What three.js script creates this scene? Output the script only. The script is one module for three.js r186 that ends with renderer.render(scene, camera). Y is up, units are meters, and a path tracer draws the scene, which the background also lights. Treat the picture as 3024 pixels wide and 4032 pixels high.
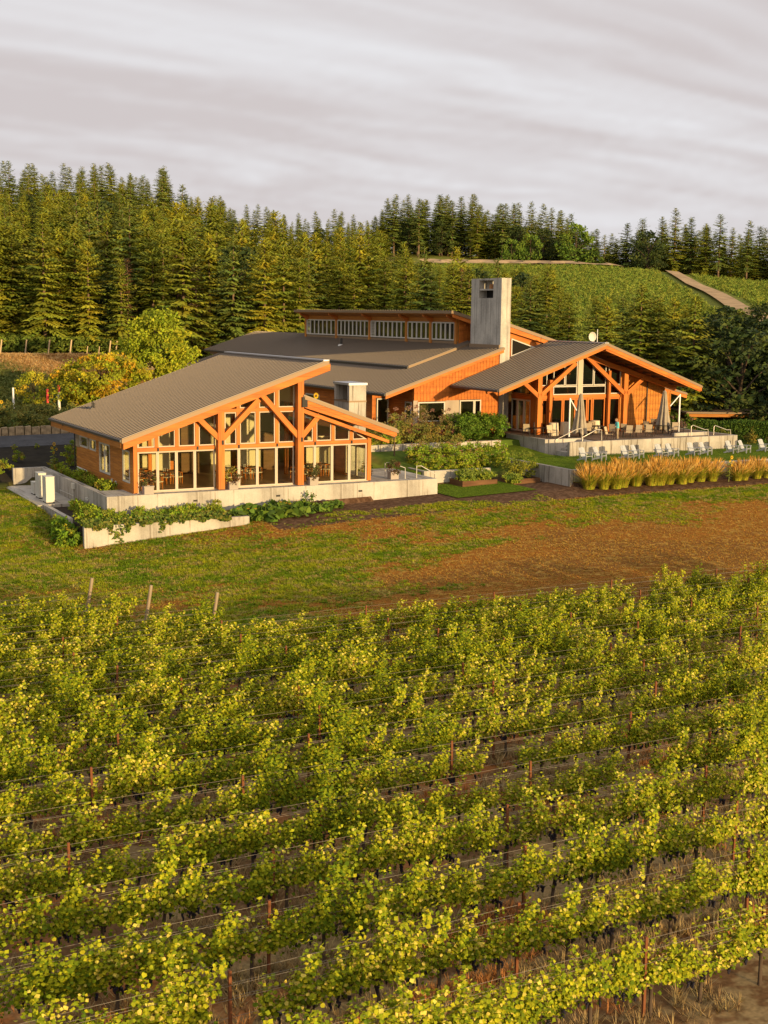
import * as THREE from 'three';
import { MarchingCubes } from 'three/addons/objects/MarchingCubes.js';

// ---------------------------------------------------------------- camera, sky, sun, exposure
const scene = new THREE.Scene();
const camera = new THREE.PerspectiveCamera(42.55, 768 / 1024, 0.5, 3000);
camera.position.set(0, 11.13, 0);
camera.rotation.set(-0.149754, 0, 0.0109, 'YXZ');
const renderer = new THREE.WebGLRenderer({ antialias: true });
renderer.setSize(768, 1024);
renderer.toneMapping = THREE.LinearToneMapping;
renderer.toneMappingExposure = 1.32;
renderer.shadowMap.enabled = true;

// small seeded noise kit
function rng(seed) { let s = seed >>> 0; return () => { s = (s + 0x6D2B79F5) | 0; let t = Math.imul(s ^ (s >>> 15), 1 | s); t = (t + Math.imul(t ^ (t >>> 7), 61 | t)) ^ t; return ((t ^ (t >>> 14)) >>> 0) / 4294967296; }; }
const hash2 = (x, y) => { let h = Math.imul(x | 0, 374761393) + Math.imul(y | 0, 668265263); h = Math.imul(h ^ (h >>> 13), 1274126177); return ((h ^ (h >>> 16)) >>> 0) / 4294967296; };
const sm = t => t * t * (3 - 2 * t);
function vn(x, y) { const i = Math.floor(x), j = Math.floor(y), u = sm(x - i), v = sm(y - j); const a = hash2(i, j), b = hash2(i + 1, j), c = hash2(i, j + 1), d = hash2(i + 1, j + 1); return a + (b - a) * u + (c - a) * v + (a - b - c + d) * u * v; }
function fbm(x, y, n = 4) { let s = 0, w = 0.5, t = 0; for (let k = 0; k < n; k++) { s += w * vn(x, y); t += w; w *= 0.5; x = x * 2.03 + 17.1; y = y * 2.03 + 9.7; } return s / t; }
const clamp = (x, a = 0, b = 1) => Math.min(b, Math.max(a, x));
const ss = (a, b, x) => sm(clamp((x - a) / (b - a)));
const lerp = (a, b, t) => a + (b - a) * t;
function interp(tab, x) { if (x <= tab[0][0]) return tab[0][1]; for (let i = 1; i < tab.length; i++) if (x <= tab[i][0]) return lerp(tab[i - 1][1], tab[i][1], (x - tab[i - 1][0]) / (tab[i][0] - tab[i - 1][0])); return tab[tab.length - 1][1]; }

// site frame: a runs along the house fronts (to the right and away), b runs straight back from them, y up
const TURN = Math.PI / 2 - 1.083545, CA = Math.cos(TURN), SA = Math.sin(TURN), OX = -15.402, OZ = -80.237;
const P = (a, b, y = 0) => new THREE.Vector3(OX + a * CA - b * SA, y, OZ - a * SA - b * CA);
const toAB = (x, z) => [(x - OX) * CA - (z - OZ) * SA, -(x - OX) * SA - (z - OZ) * CA];

// high, thin evening cloud: streaks on a flat layer, seen in perspective
{
  const W = 2048, H = 1024, data = new Float32Array(W * H * 4);
  const sd = P(0.2, -1, 0.12).sub(P(0, 0, 0)).normalize();
  for (let j = 0; j < H; j++) {
    const el = ((j + 0.5) / H - 0.5) * Math.PI, ce = Math.cos(el), se = Math.sin(el);
    for (let i = 0; i < W; i++) {
      const az = ((i + 0.5) / W - 0.5) * Math.PI * 2, dx = Math.cos(az) * ce, dz = Math.sin(az) * ce;
      let r, g, b;
      const h = Math.max(se, 0) + 0.055, px = dx / h, pz = dz / h;
      const rx = px * 0.80 - pz * 0.60, rz = px * 0.60 + pz * 0.80;
      const wx = fbm(rx * 0.35 + 5, rz * 0.35, 3) * 2.6, wz = fbm(rx * 0.35, rz * 0.35 + 31, 3) * 3.0;
      const s1 = fbm(rx * 0.30 + wx, rz * 1.1 + wz, 5), s2 = fbm(rx * 1.5 + wx * 1.8, rz * 6.5 + wz * 2.8, 4), s3 = fbm(rx * 0.09 + 3, rz * 0.12 + 8, 3);
      let c = clamp(0.5 + (s1 - 0.5) * 0.85 + (s2 - 0.5) * 1.15 + (s3 - 0.5) * 0.9 + 0.02);
      c = lerp(0.42, c, ss(0.0, 0.1, se));
      r = lerp(0.520, 0.680, c); g = lerp(0.478, 0.682, c); b = lerp(0.480, 0.705, c);
      const sdot = dx * sd.x + se * sd.y + dz * sd.z, glow = Math.pow(clamp(sdot), 5) * 0.8;
      r += glow * 1.0; g += glow * 0.72; b += glow * 0.42;
      if (se < 0) { const t = ss(0, -0.08, se); r = lerp(r, 0.10, t); g = lerp(g, 0.09, t); b = lerp(b, 0.05, t); }
      const k = (j * W + i) * 4; data[k] = r * SKY(); data[k + 1] = g * SKY(); data[k + 2] = b * SKY(); data[k + 3] = 1;
    }
  }
  const sky = new THREE.DataTexture(data, W, H, THREE.RGBAFormat, THREE.FloatType);
  sky.mapping = THREE.EquirectangularReflectionMapping; sky.magFilter = THREE.LinearFilter; sky.minFilter = THREE.LinearFilter; sky.needsUpdate = true;
  scene.background = sky; scene.environment = sky;
}
function SKY() { return 0.93; }
const sun = new THREE.DirectionalLight(new THREE.Color().setRGB(1.0, 0.715, 0.34), 5.0);
{
  const d = P(0.2, -1, 0.125).sub(P(0, 0, 0)).normalize(), c = P(20, -5, 0);
  sun.position.copy(c).addScaledVector(d, 160); sun.target.position.copy(c); scene.add(sun, sun.target);
  sun.castShadow = true; sun.shadow.mapSize.set(4096, 4096); sun.shadow.radius = 2;
  Object.assign(sun.shadow.camera, { left: -110, right: 110, top: 60, bottom: -40, near: 1, far: 420 });
}

// ---------------------------------------------------------------- helpers
const names = {};
function numbered(n) { const k = names[n] = (names[n] || 0) + 1; return k === 1 ? n : n + '_' + String(k - 1).padStart(3, '0'); }
function tag(o, label, category, group, kind) { if (label) o.userData.label = label; if (category) o.userData.category = category; if (group) o.userData.group = group; if (kind) o.userData.kind = kind; return o; }
function thing(name, label, category, a, b, y, { turn = 0, group } = {}) {
  const o = new THREE.Group(); o.name = numbered(name); o.position.copy(P(a, b, y)); o.rotation.y = TURN + turn; scene.add(o);
  return tag(o, label, category, group);
}
function copy(src, a, b, y, turn = 0, scale = 1, label) {
  const o = src.clone(); o.name = numbered(src.name.replace(/_\d{3}$/, '')); o.userData = { ...src.userData };
  o.position.copy(P(a, b, y)); o.rotation.y = TURN + turn; if (scale !== 1) o.scale.multiplyScalar(scale); if (label) o.userData.label = label; scene.add(o); return o;
}
// geometry collector; points are given as (a, b, y) of the site frame, o is the origin of the thing that owns the mesh
class MB {
  constructor(o = [0, 0, 0]) { this.o = o; this.p = []; this.n = []; this.u = []; this.c = []; this.col = null; this.hasC = false; }
  v(a, b, y) { return [a - this.o[0], y - this.o[2], -(b - this.o[1])]; }
  tri(A, B, C, ua, ub, uc, nn) {
    let n = nn;
    if (!n) { const ux = B[0] - A[0], uy = B[1] - A[1], uz = B[2] - A[2], vx = C[0] - A[0], vy = C[1] - A[1], vz = C[2] - A[2]; let x = uy * vz - uz * vy, y = uz * vx - ux * vz, z = ux * vy - uy * vx; const l = Math.hypot(x, y, z) || 1; n = [x / l, y / l, z / l]; n = [n, n, n]; }
    this.p.push(...A, ...B, ...C); this.n.push(...n[0], ...n[1], ...n[2]); this.u.push(...(ua || [0, 0]), ...(ub || [1, 0]), ...(uc || [0, 1]));
    const c = this.col; if (c) { this.hasC = true; this.c.push(...c, ...c, ...c); }
  }
  quad(A, B, C, D, uo = 0, flip = false) {
    const l1 = Math.hypot(B[0] - A[0], B[1] - A[1], B[2] - A[2]), l2 = Math.hypot(D[0] - A[0], D[1] - A[1], D[2] - A[2]);
    const w = flip ? (x, y) => [y + uo, x + uo * 0.37] : (x, y) => [x + uo, y + uo * 0.37];
    this.tri(A, B, C, w(0, 0), w(l1, 0), w(l1, l2)); this.tri(A, C, D, w(0, 0), w(l1, l2), w(0, l2));
  }
  // box between corners; grain ('a','b','y') is the direction of u
  box(a0, a1, b0, b1, y0, y1, grain = 'a') {
    const uo = hash2(Math.round(a0 * 97 + y0 * 31), Math.round(b0 * 89 + y1 * 7)) * 11;
    const v = (a, b, y) => this.v(a, b, y), g = grain;
    this.quad(v(a0, b0, y0), v(a1, b0, y0), v(a1, b0, y1), v(a0, b0, y1), uo, g === 'y');
    this.quad(v(a1, b1, y0), v(a0, b1, y0), v(a0, b1, y1), v(a1, b1, y1), uo, g === 'y');
    this.quad(v(a0, b1, y0), v(a0, b0, y0), v(a0, b0, y1), v(a0, b1, y1), uo, g === 'y');
    this.quad(v(a1, b0, y0), v(a1, b1, y0), v(a1, b1, y1), v(a1, b0, y1), uo, g === 'y');
    this.quad(v(a0, b0, y1), v(a1, b0, y1), v(a1, b1, y1), v(a0, b1, y1), uo, g === 'b');
    this.quad(v(a0, b1, y0), v(a1, b1, y0), v(a1, b0, y0), v(a0, b0, y0), uo, g === 'b');
    return this;
  }
  // bar from p to q (a,b,y) with width w (level) and height h (in the upright plane)
  bar(p, q, w, h = w) {
    const A = new THREE.Vector3(...this.v(...p)), B = new THREE.Vector3(...this.v(...q)), d = B.clone().sub(A).normalize();
    let s = new THREE.Vector3(0, 1, 0).cross(d); if (s.length() < 1e-3) s.set(1, 0, 0); s.normalize(); const t = d.clone().cross(s).multiplyScalar(h / 2); s.multiplyScalar(w / 2);
    const uo = hash2(Math.round(p[0] * 97 + p[2] * 13), Math.round(q[1] * 53 + q[2] * 7)) * 11;
    const c = (X, i, j) => [X.x + s.x * i + t.x * j, X.y + s.y * i + t.y * j, X.z + s.z * i + t.z * j];
    const a = [[-1, -1], [1, -1], [1, 1], [-1, 1]].map(([i, j]) => c(A, i, j)), b = [[-1, -1], [1, -1], [1, 1], [-1, 1]].map(([i, j]) => c(B, i, j));
    for (let k = 0; k < 4; k++) { const m = (k + 1) % 4; this.quad(a[k], b[k], b[m], a[m], uo); }
    this.quad(a[3], a[2], a[1], a[0], uo); this.quad(b[0], b[1], b[2], b[3], uo); return this;
  }
  // tapered round bar through points, radii per point
  tube(pts, radii, n = 6, raw = false) {
    const V = pts.map(q => new THREE.Vector3(...(raw ? q : this.v(...q)))); const rings = []; let len = 0;
    for (let i = 0; i < V.length; i++) {
      const d = V[Math.min(i + 1, V.length - 1)].clone().sub(V[Math.max(i - 1, 0)]).normalize(); let s = new THREE.Vector3(0.31, 0.2, 0.93).cross(d).normalize(); const t = d.clone().cross(s); const r = Array.isArray(radii) ? radii[i] : radii; const R = [];
      for (let k = 0; k <= n; k++) { const f = k / n * Math.PI * 2, x = Math.cos(f), y = Math.sin(f); const nn = [s.x * x + t.x * y, s.y * x + t.y * y, s.z * x + t.z * y]; R.push({ p: [V[i].x + nn[0] * r, V[i].y + nn[1] * r, V[i].z + nn[2] * r], n: nn }); }
      if (i) len += V[i].distanceTo(V[i - 1]); R.len = len; rings.push(R);
    }
    for (let i = 1; i < rings.length; i++) for (let k = 0; k < n; k++) {
      const A = rings[i - 1][k], B = rings[i - 1][k + 1], C = rings[i][k + 1], D = rings[i][k], l0 = rings[i - 1].len, l1 = rings[i].len, u0 = k / n * 0.5, u1 = (k + 1) / n * 0.5;
      this.tri(A.p, B.p, C.p, [l0, u0], [l0, u1], [l1, u1], [A.n, B.n, C.n]); this.tri(A.p, C.p, D.p, [l0, u0], [l1, u1], [l1, u0], [A.n, C.n, D.n]);
    }
    for (const [R, X] of [[rings[0], V[0]], [rings[rings.length - 1], V[V.length - 1]]]) for (let k = 0; k < n; k++) this.tri(R[k].p, R[k + 1].p, [X.x, X.y, X.z], [0, 0], [0, 0.1], [0.1, 0]);
    return this;
  }
  // convex polygon [[u,y]..] between depths; f maps (u,y,d) to (a,b,y)
  prism(poly, d0, d1, f) {
    const uo = hash2(Math.round(poly[0][0] * 71), Math.round(poly[0][1] * 53)) * 7, F = poly.map(q => this.v(...f(q[0], q[1], d0))), B = poly.map(q => this.v(...f(q[0], q[1], d1))), n = poly.length;
    for (let i = 1; i < n - 1; i++) { const w = k => [poly[k][0] + uo, poly[k][1]]; this.tri(F[0], F[i], F[i + 1], w(0), w(i), w(i + 1)); this.tri(B[0], B[i + 1], B[i], w(0), w(i + 1), w(i)); }
    for (let i = 0; i < n; i++) { const j = (i + 1) % n; this.quad(F[i], B[i], B[j], F[j], uo); } return this;
  }
  ring(outer, inner, d0, d1, f) {
    const n = outer.length, g = (q, d) => this.v(...f(q[0], q[1], d));
    for (let i = 0; i < n; i++) { const j = (i + 1) % n; this.quad(g(outer[i], d0), g(outer[j], d0), g(inner[j], d0), g(inner[i], d0)); this.quad(g(outer[j], d1), g(outer[i], d1), g(inner[i], d1), g(inner[j], d1)); this.quad(g(inner[i], d0), g(inner[j], d0), g(inner[j], d1), g(inner[i], d1)); this.quad(g(outer[j], d0), g(outer[i], d0), g(outer[i], d1), g(outer[j], d1)); }
    return this;
  }
  geo() {
    const g = new THREE.BufferGeometry(); g.setAttribute('position', new THREE.Float32BufferAttribute(this.p, 3)); g.setAttribute('normal', new THREE.Float32BufferAttribute(this.n, 3)); g.setAttribute('uv', new THREE.Float32BufferAttribute(this.u, 2));
    if (this.hasC) g.setAttribute('color', new THREE.Float32BufferAttribute(this.c, 3)); return g;
  }
  build(name, mat, parent, kind) { return meshOf(name, this.geo(), mat, parent, kind); }
}
function meshOf(name, geo, mat, parent, kind) { const m = new THREE.Mesh(geo, mat); m.name = parent === scene ? numbered(name) : name; m.castShadow = m.receiveShadow = true; if (kind) m.userData.kind = kind; (parent || scene).add(m); return m; }
const fB = pos => (u, y, d) => [u, pos + d, y];     // a front-facing plane at b = pos
const fA = pos => (u, y, d) => [pos + d, u, y];     // a side-facing plane at a = pos
function inset(poly, w) {
  const n = poly.length; let area = 0; for (let i = 0; i < n; i++) { const [x, y] = poly[i], [X, Y] = poly[(i + 1) % n]; area += x * Y - X * y; } const s = area > 0 ? 1 : -1; const L = [];
  for (let i = 0; i < n; i++) { const [x, y] = poly[i], [X, Y] = poly[(i + 1) % n], l = Math.hypot(X - x, Y - y), nx = -(Y - y) / l * s, ny = (X - x) / l * s; L.push([nx, ny, nx * x + ny * y + w]); }
  return poly.map((_, i) => { const p = L[(i + n - 1) % n], q = L[i], D = p[0] * q[1] - q[0] * p[1]; return [(p[2] * q[1] - q[2] * p[1]) / D, (p[0] * q[2] - q[0] * p[2]) / D]; });
}
// a window: frame mesh (part) with its pane as sub-part
function windowPoly(parent, o, poly, f, fw, mFrame, mPane, name = 'window', dep = 0.1) {
  const inn = inset(poly, fw), fr = new MB(o).ring(poly, inn, 0, dep, f).build(name, mFrame, parent);
  new MB(o).prism(inn, dep * 0.45, dep * 0.45 + 0.012, f).build('pane', mPane, fr); return fr;
}
const rect = (u0, u1, y0, y1) => [[u0, y0], [u1, y0], [u1, y1], [u0, y1]];

// ---------------------------------------------------------------- materials
function tex(w, h, fn, srgb = true, rx = 1, ry = 1) {
  const d = new Uint8Array(w * h * 4); for (let j = 0; j < h; j++) for (let i = 0; i < w; i++) { const c = fn(i / w, j / h, i, j), k = (j * w + i) * 4; for (let m = 0; m < 3; m++) { let x = clamp(c[m]); if (srgb) x = x <= 0.0031308 ? 12.92 * x : 1.055 * Math.pow(x, 1 / 2.4) - 0.055; d[k + m] = x * 255 + 0.5; } d[k + 3] = 255; }
  const t = new THREE.DataTexture(d, w, h); t.wrapS = t.wrapT = THREE.RepeatWrapping; t.magFilter = THREE.LinearFilter; t.minFilter = THREE.LinearMipmapLinearFilter; t.generateMipmaps = true; if (srgb) t.colorSpace = THREE.SRGBColorSpace; t.repeat.set(rx, ry); t.needsUpdate = true; return t;
}
const lin = (r, g, b) => new THREE.Color().setRGB(r, g, b);
// tile-able fbm over the unit square
function tfbm(u, v, fx, fy, n = 4, s = 0) { let a = 0, w = 0.5, t = 0; for (let k = 0; k < n; k++) { const x = u * fx, y = v * fy, i = Math.floor(x), j = Math.floor(y), p = sm(x - i), q = sm(y - j), i1 = (i + 1) % fx, j1 = (j + 1) % fy; const A = hash2(i + s, j - s), B = hash2(i1 + s, j - s), C = hash2(i + s, j1 - s), D = hash2(i1 + s, j1 - s); a += w * (A + (B - A) * p + (C - A) * q + (A - B - C + D) * p * q); t += w; w *= 0.5; fx *= 2; fy *= 2; s += 13; } return a / t; }
const M = {};
{
  const woodTex = (r, g, b, amp, s) => tex(512, 512, (u, v) => { const gr = tfbm(u, v, 3, 48, 4, s), bl = tfbm(u, v, 3, 4, 3, s + 5), k = 1 + (gr - 0.5) * amp + (bl - 0.5) * amp * 0.7; return [r * k, g * k * (1 + (bl - 0.5) * 0.1), b * k]; }, true, 0.33, 0.8);
  const std = (o) => new THREE.MeshPhysicalMaterial({ specularIntensity: 0.35, ...o });
  M.timber = std({ map: woodTex(0.50, 0.150, 0.026, 0.7, 3), roughness: 0.55 });
  M.siding = std({ map: woodTex(0.44, 0.170, 0.030, 0.8, 21), roughness: 0.6 });
  M.board = std({ map: woodTex(0.45, 0.138, 0.024, 0.75, 41), roughness: 0.62 });
  M.soffit = std({ map: woodTex(0.36, 0.16, 0.05, 0.5, 61), roughness: 0.7 });
  M.darkwood = std({ map: woodTex(0.16, 0.085, 0.04, 0.6, 81), roughness: 0.7 });
  M.weathered = std({ map: woodTex(0.30, 0.23, 0.15, 0.8, 101), roughness: 0.85 });
  M.boxwood = std({ map: woodTex(0.13, 0.065, 0.03, 0.8, 121), roughness: 0.85 });
  const ct = tex(1024, 1024, (u, v) => { const big = tfbm(u, v, 5, 4, 4, 7), fine = tfbm(u, v, 90, 90, 3, 9), st = tfbm(u, v, 60, 2, 3, 11), st2 = ss(0.56, 0.74, st) * ss(0.32, 0.6, tfbm(u, v, 9, 3, 3, 15)); let k = 0.86 + (big - 0.5) * 0.55 + (fine - 0.5) * 0.22; k *= 1 - st2 * 0.5; return [0.47 * k, 0.43 * k * (1 - st2 * 0.06), 0.365 * k * (1 - st2 * 0.12)]; }, true, 1 / 5, 1 / 5);
  M.concrete = std({ map: ct, roughness: 0.9 });
  const ct2 = tex(1024, 1024, (u, v) => { const big = tfbm(u, v, 6, 4, 4, 27), fine = tfbm(u, v, 80, 80, 3, 29), st = tfbm(u, v, 46, 2, 4, 31), st2 = ss(0.5, 0.75, st); let k = 0.80 + (big - 0.5) * 0.8 + (fine - 0.5) * 0.25; k *= 1 - st2 * 0.28; return [0.50 * k, 0.465 * k, 0.40 * k]; }, true, 1 / 7, 1 / 7);
  M.oldconcrete = std({ map: ct2, roughness: 0.92 });
  M.panel = std({ map: tex(512, 512, (u, v) => { const k = 0.9 + (tfbm(u, v, 6, 6, 4, 3) - 0.5) * 0.35; return [0.42 * k, 0.34 * k, 0.26 * k]; }, true, 0.3, 0.3), roughness: 0.85 });
  const rt = tex(512, 512, (u, v) => { const k = 0.95 + (tfbm(u, v, 4, 16, 4, 51) - 0.5) * 0.4 + (tfbm(u, v, 64, 64, 2, 53) - 0.5) * 0.12; return [0.195 * k, 0.165 * k, 0.135 * k]; }, true, 0.2, 0.2);
  M.roof = std({ map: rt, roughness: 0.4, metalness: 0.4, specularIntensity: 0.8 });
  M.rib = std({ color: lin(0.215, 0.175, 0.135), roughness: 0.45, metalness: 0.25 });  // seam metal lighter than the roof sheet: sunlit look put into its colour
  M.stake = std({ color: lin(0.50, 0.36, 0.21), roughness: 0.9 });
  M.cap = std({ color: lin(0.24, 0.165, 0.10), roughness: 0.5, metalness: 0.2 });
  M.ridge = std({ color: lin(0.42, 0.43, 0.47), roughness: 0.35, metalness: 0.6 });
  M.gutter = std({ color: lin(0.07, 0.065, 0.06), roughness: 0.4, metalness: 0.4 });
  M.frame = std({ color: lin(0.50, 0.41, 0.31), roughness: 0.5 });
  M.frame2 = std({ color: lin(0.54, 0.50, 0.43), roughness: 0.5 });
  M.glass = new THREE.MeshPhysicalMaterial({ color: lin(0.94, 0.95, 0.88), transmission: 1, thickness: 0, roughness: 0.02, ior: 1.5 });
  M.darkglass = new THREE.MeshPhysicalMaterial({ color: lin(0.55, 0.56, 0.46), transmission: 1, thickness: 0, roughness: 0.03, ior: 1.55 });
  M.cream = std({ color: lin(0.66, 0.57, 0.38), roughness: 0.85 });
  M.floor = std({ map: woodTex(0.26, 0.15, 0.075, 0.5, 141), roughness: 0.35 });
  M.iron = std({ color: lin(0.025, 0.023, 0.022), roughness: 0.5, metalness: 0.4 });
  M.steel = std({ color: lin(0.55, 0.50, 0.42), roughness: 0.35, metalness: 0.7 });
  M.white = std({ color: lin(0.78, 0.76, 0.72), roughness: 0.5 });
  M.unit = std({ color: lin(0.55, 0.53, 0.46), roughness: 0.55 });
  M.rust = std({ color: lin(0.17, 0.062, 0.025), roughness: 0.85 });
  M.wire = std({ color: lin(0.26, 0.22, 0.17), roughness: 0.6, metalness: 0.3 });
  M.bark = std({ map: tex(256, 256, (u, v) => { const k = 0.5 + tfbm(u, v, 4, 24, 4, 5); return [0.075 * k, 0.052 * k, 0.035 * k]; }, true, 0.6, 0.6), roughness: 0.95 });
  M.firbark = std({ map: tex(256, 256, (u, v) => { const k = 0.5 + tfbm(u, v, 4, 20, 4, 15); return [0.15 * k, 0.10 * k, 0.065 * k]; }, true, 0.4, 0.4), roughness: 0.95 });
  M.sling = std({ color: lin(0.46, 0.36, 0.23), roughness: 0.9 });
  M.chairpaint = std({ color: lin(0.40, 0.41, 0.41), roughness: 0.6 });
  M.canvas = std({ map: tex(256, 256, (u, v) => { const k = 0.9 + (tfbm(u, v, 8, 3, 4, 3) - 0.5) * 0.3; return [0.36 * k, 0.305 * k, 0.225 * k]; }), roughness: 0.95 });
  M.cloth = std({ color: lin(0.62, 0.52, 0.36), roughness: 0.9 });
  M.leaf = new THREE.MeshPhysicalMaterial({ vertexColors: true, roughness: 0.75, specularIntensity: 0.2, transmission: 0.3, thickness: 0, side: THREE.DoubleSide });
  M.needle = std({ vertexColors: true, roughness: 0.85, side: THREE.DoubleSide });
  M.vc = std({ vertexColors: true, roughness: 0.85, side: THREE.DoubleSide });
  M.mulch = std({ color: lin(0.035, 0.024, 0.017), roughness: 1 });
  M.pot = std({ color: lin(0.36, 0.31, 0.26), roughness: 0.9 });
  M.red = std({ color: lin(0.62, 0.07, 0.06), roughness: 0.6 });
  M.stone = std({ map: tex(256, 256, (u, v) => { const k = 0.75 + (tfbm(u, v, 6, 6, 5, 3) - 0.5) * 0.9; return [0.40 * k, 0.30 * k, 0.18 * k]; }, true, 0.7, 0.7), roughness: 0.95 });
}

// ---------------------------------------------------------------- terrain
const H4 = [[-60, -3.0], [-12, -2.7], [-4, -2.45], [6, -1.68], [12, -1.35], [21, -1.06], [30, -0.75], [60, -0.6], [120, -0.4]];
const HR = [[0, -3], [96, -0.3], [106, 0.25], [118, 0.7], [130, 1.8], [150, 4.4], [162, 5.8], [172, 5.5], [185, 6.6], [200, 8], [300, 17], [415, 26], [470, 32], [650, 36], [1500, 40]];
function ground(a, b) {
  const x = OX + a * CA - b * SA, z = OZ - a * SA - b * CA, r = Math.hypot(x, z), phi = Math.atan2(x, -z) * 57.2958;
  let h4 = interp(H4, a), near;
  if (b < -29) near = -2.95; else if (b < -4) near = lerp(-2.95, h4, Math.pow((b + 29) / 25, 1.15)); else near = h4;
  // back of the site
  let far = interp(HR, r);
  if (phi > 8) { const f = lerp(1, 0.82, ss(8, 17, phi)); far = r < 416 ? lerp(far, far * f, ss(150, 415, r)) : lerp(26 * f, 19, ss(416, 470, r)); if (r > 600) far = Math.min(far, 20); }
  if (phi > 2 && phi <= 8 && r > 130) { const c = ss(2, 8, phi); if (r > 416) far = lerp(far, lerp(26, 19, ss(416, 470, r)), c * 0.35); }
  if (phi < -3) far += ss(-3, -10, phi) * ss(250, 430, r) * 6;
  if (phi < -1 && r > 150 && r < 185) far -= ss(-13, -4, phi) * 1.6 * ss(150, 160, r) * (1 - ss(175, 185, r));
  let w;                                     // how far back the site turns into the hillside
  if (a < -3) w = ss(14, 30, b); else if (a < 17) w = ss(10, 32, b); else w = ss(16, 34, b + (a - 40) * 0.12);
  let mid = near;
  if (a <= -3 && b > -4) mid = lerp(lerp(h4, -1.3, ss(-4, 7, b)), 0.0, ss(14.5, 19, b));
  if (a > -4.2 && a < -1.6 && b > -4 && b < 16) mid = -2.0;
  if (a > -3 && a < 16.3 && b > -0.6 && !(a < -1.6 && b < 16)) mid = -0.45;
  if (a >= 16.3 && a < 21.4 && b > -0.4) mid = b < 6 ? -0.55 : lerp(-0.1, 0.7, ss(6, 10.2, b));
  if (a >= 21.4 && a < 31 && b > -4) { mid = near; if (b > 2.9) mid = lerp(-0.1, 0.72, ss(2.9, 10.2, b)); }
  if (a >= 31 && b > -4) mid = lerp(near, 0.2, ss(-3.4, -2.9, b));
  if (a >= 21 && b > 10.5) mid = 1.1;
  if (a >= 53 && b > -2) mid = lerp(0.2, 0.05, ss(0, 20, b));
  return lerp(mid, far, w);
}
function axis(lo, dense0, dense1, hi, step) { const v = []; let s = step, x = dense0; for (x = dense0; x <= dense1 + 1e-6; x += step) v.push(x); s = step; x = v[v.length - 1]; while (x < hi) { s *= 1.07; x += s; v.push(x); } s = step; x = dense0; const w = []; while (x > lo) { s *= 1.07; x -= s; w.push(x); } return w.reverse().concat(v); }
const AX = axis(-1600, -24, 64, 1800, 0.5), BX = axis(-300, -62, 44, 1800, 0.5);
function sheet(name, ai, bi, lift, mat, uvf, colf, parent = scene) {
  const na = ai.length, nb = bi.length, pos = new Float32Array(na * nb * 3), uv = new Float32Array(na * nb * 2), col = colf ? new Float32Array(na * nb * 3) : null, idx = [];
  for (let j = 0; j < nb; j++) for (let i = 0; i < na; i++) { const k = j * na + i, a = ai[i], b = bi[j], v = P(a, b, ground(a, b) + (typeof lift === 'function' ? lift(a, b) : lift)); pos.set([v.x, v.y, v.z], k * 3); uv.set(uvf(a, b), k * 2); if (col) col.set(colf(a, b, v.x, v.z), k * 3); if (i && j) { const q = k - 1 - na; idx.push(q, k - na, k, q, k, k - 1); } }
  const g = new THREE.BufferGeometry(); g.setAttribute('position', new THREE.BufferAttribute(pos, 3)); g.setAttribute('uv', new THREE.BufferAttribute(uv, 2)); if (col) g.setAttribute('color', new THREE.BufferAttribute(col, 3)); g.setIndex(idx); g.computeVertexNormals();
  return tag(meshOf(name, g, mat, parent), null, null, null, 'structure');
}
const inAx = (ax, lo, hi) => ax.filter(x => x >= lo - 1e-6 && x <= hi + 1e-6);
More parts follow.
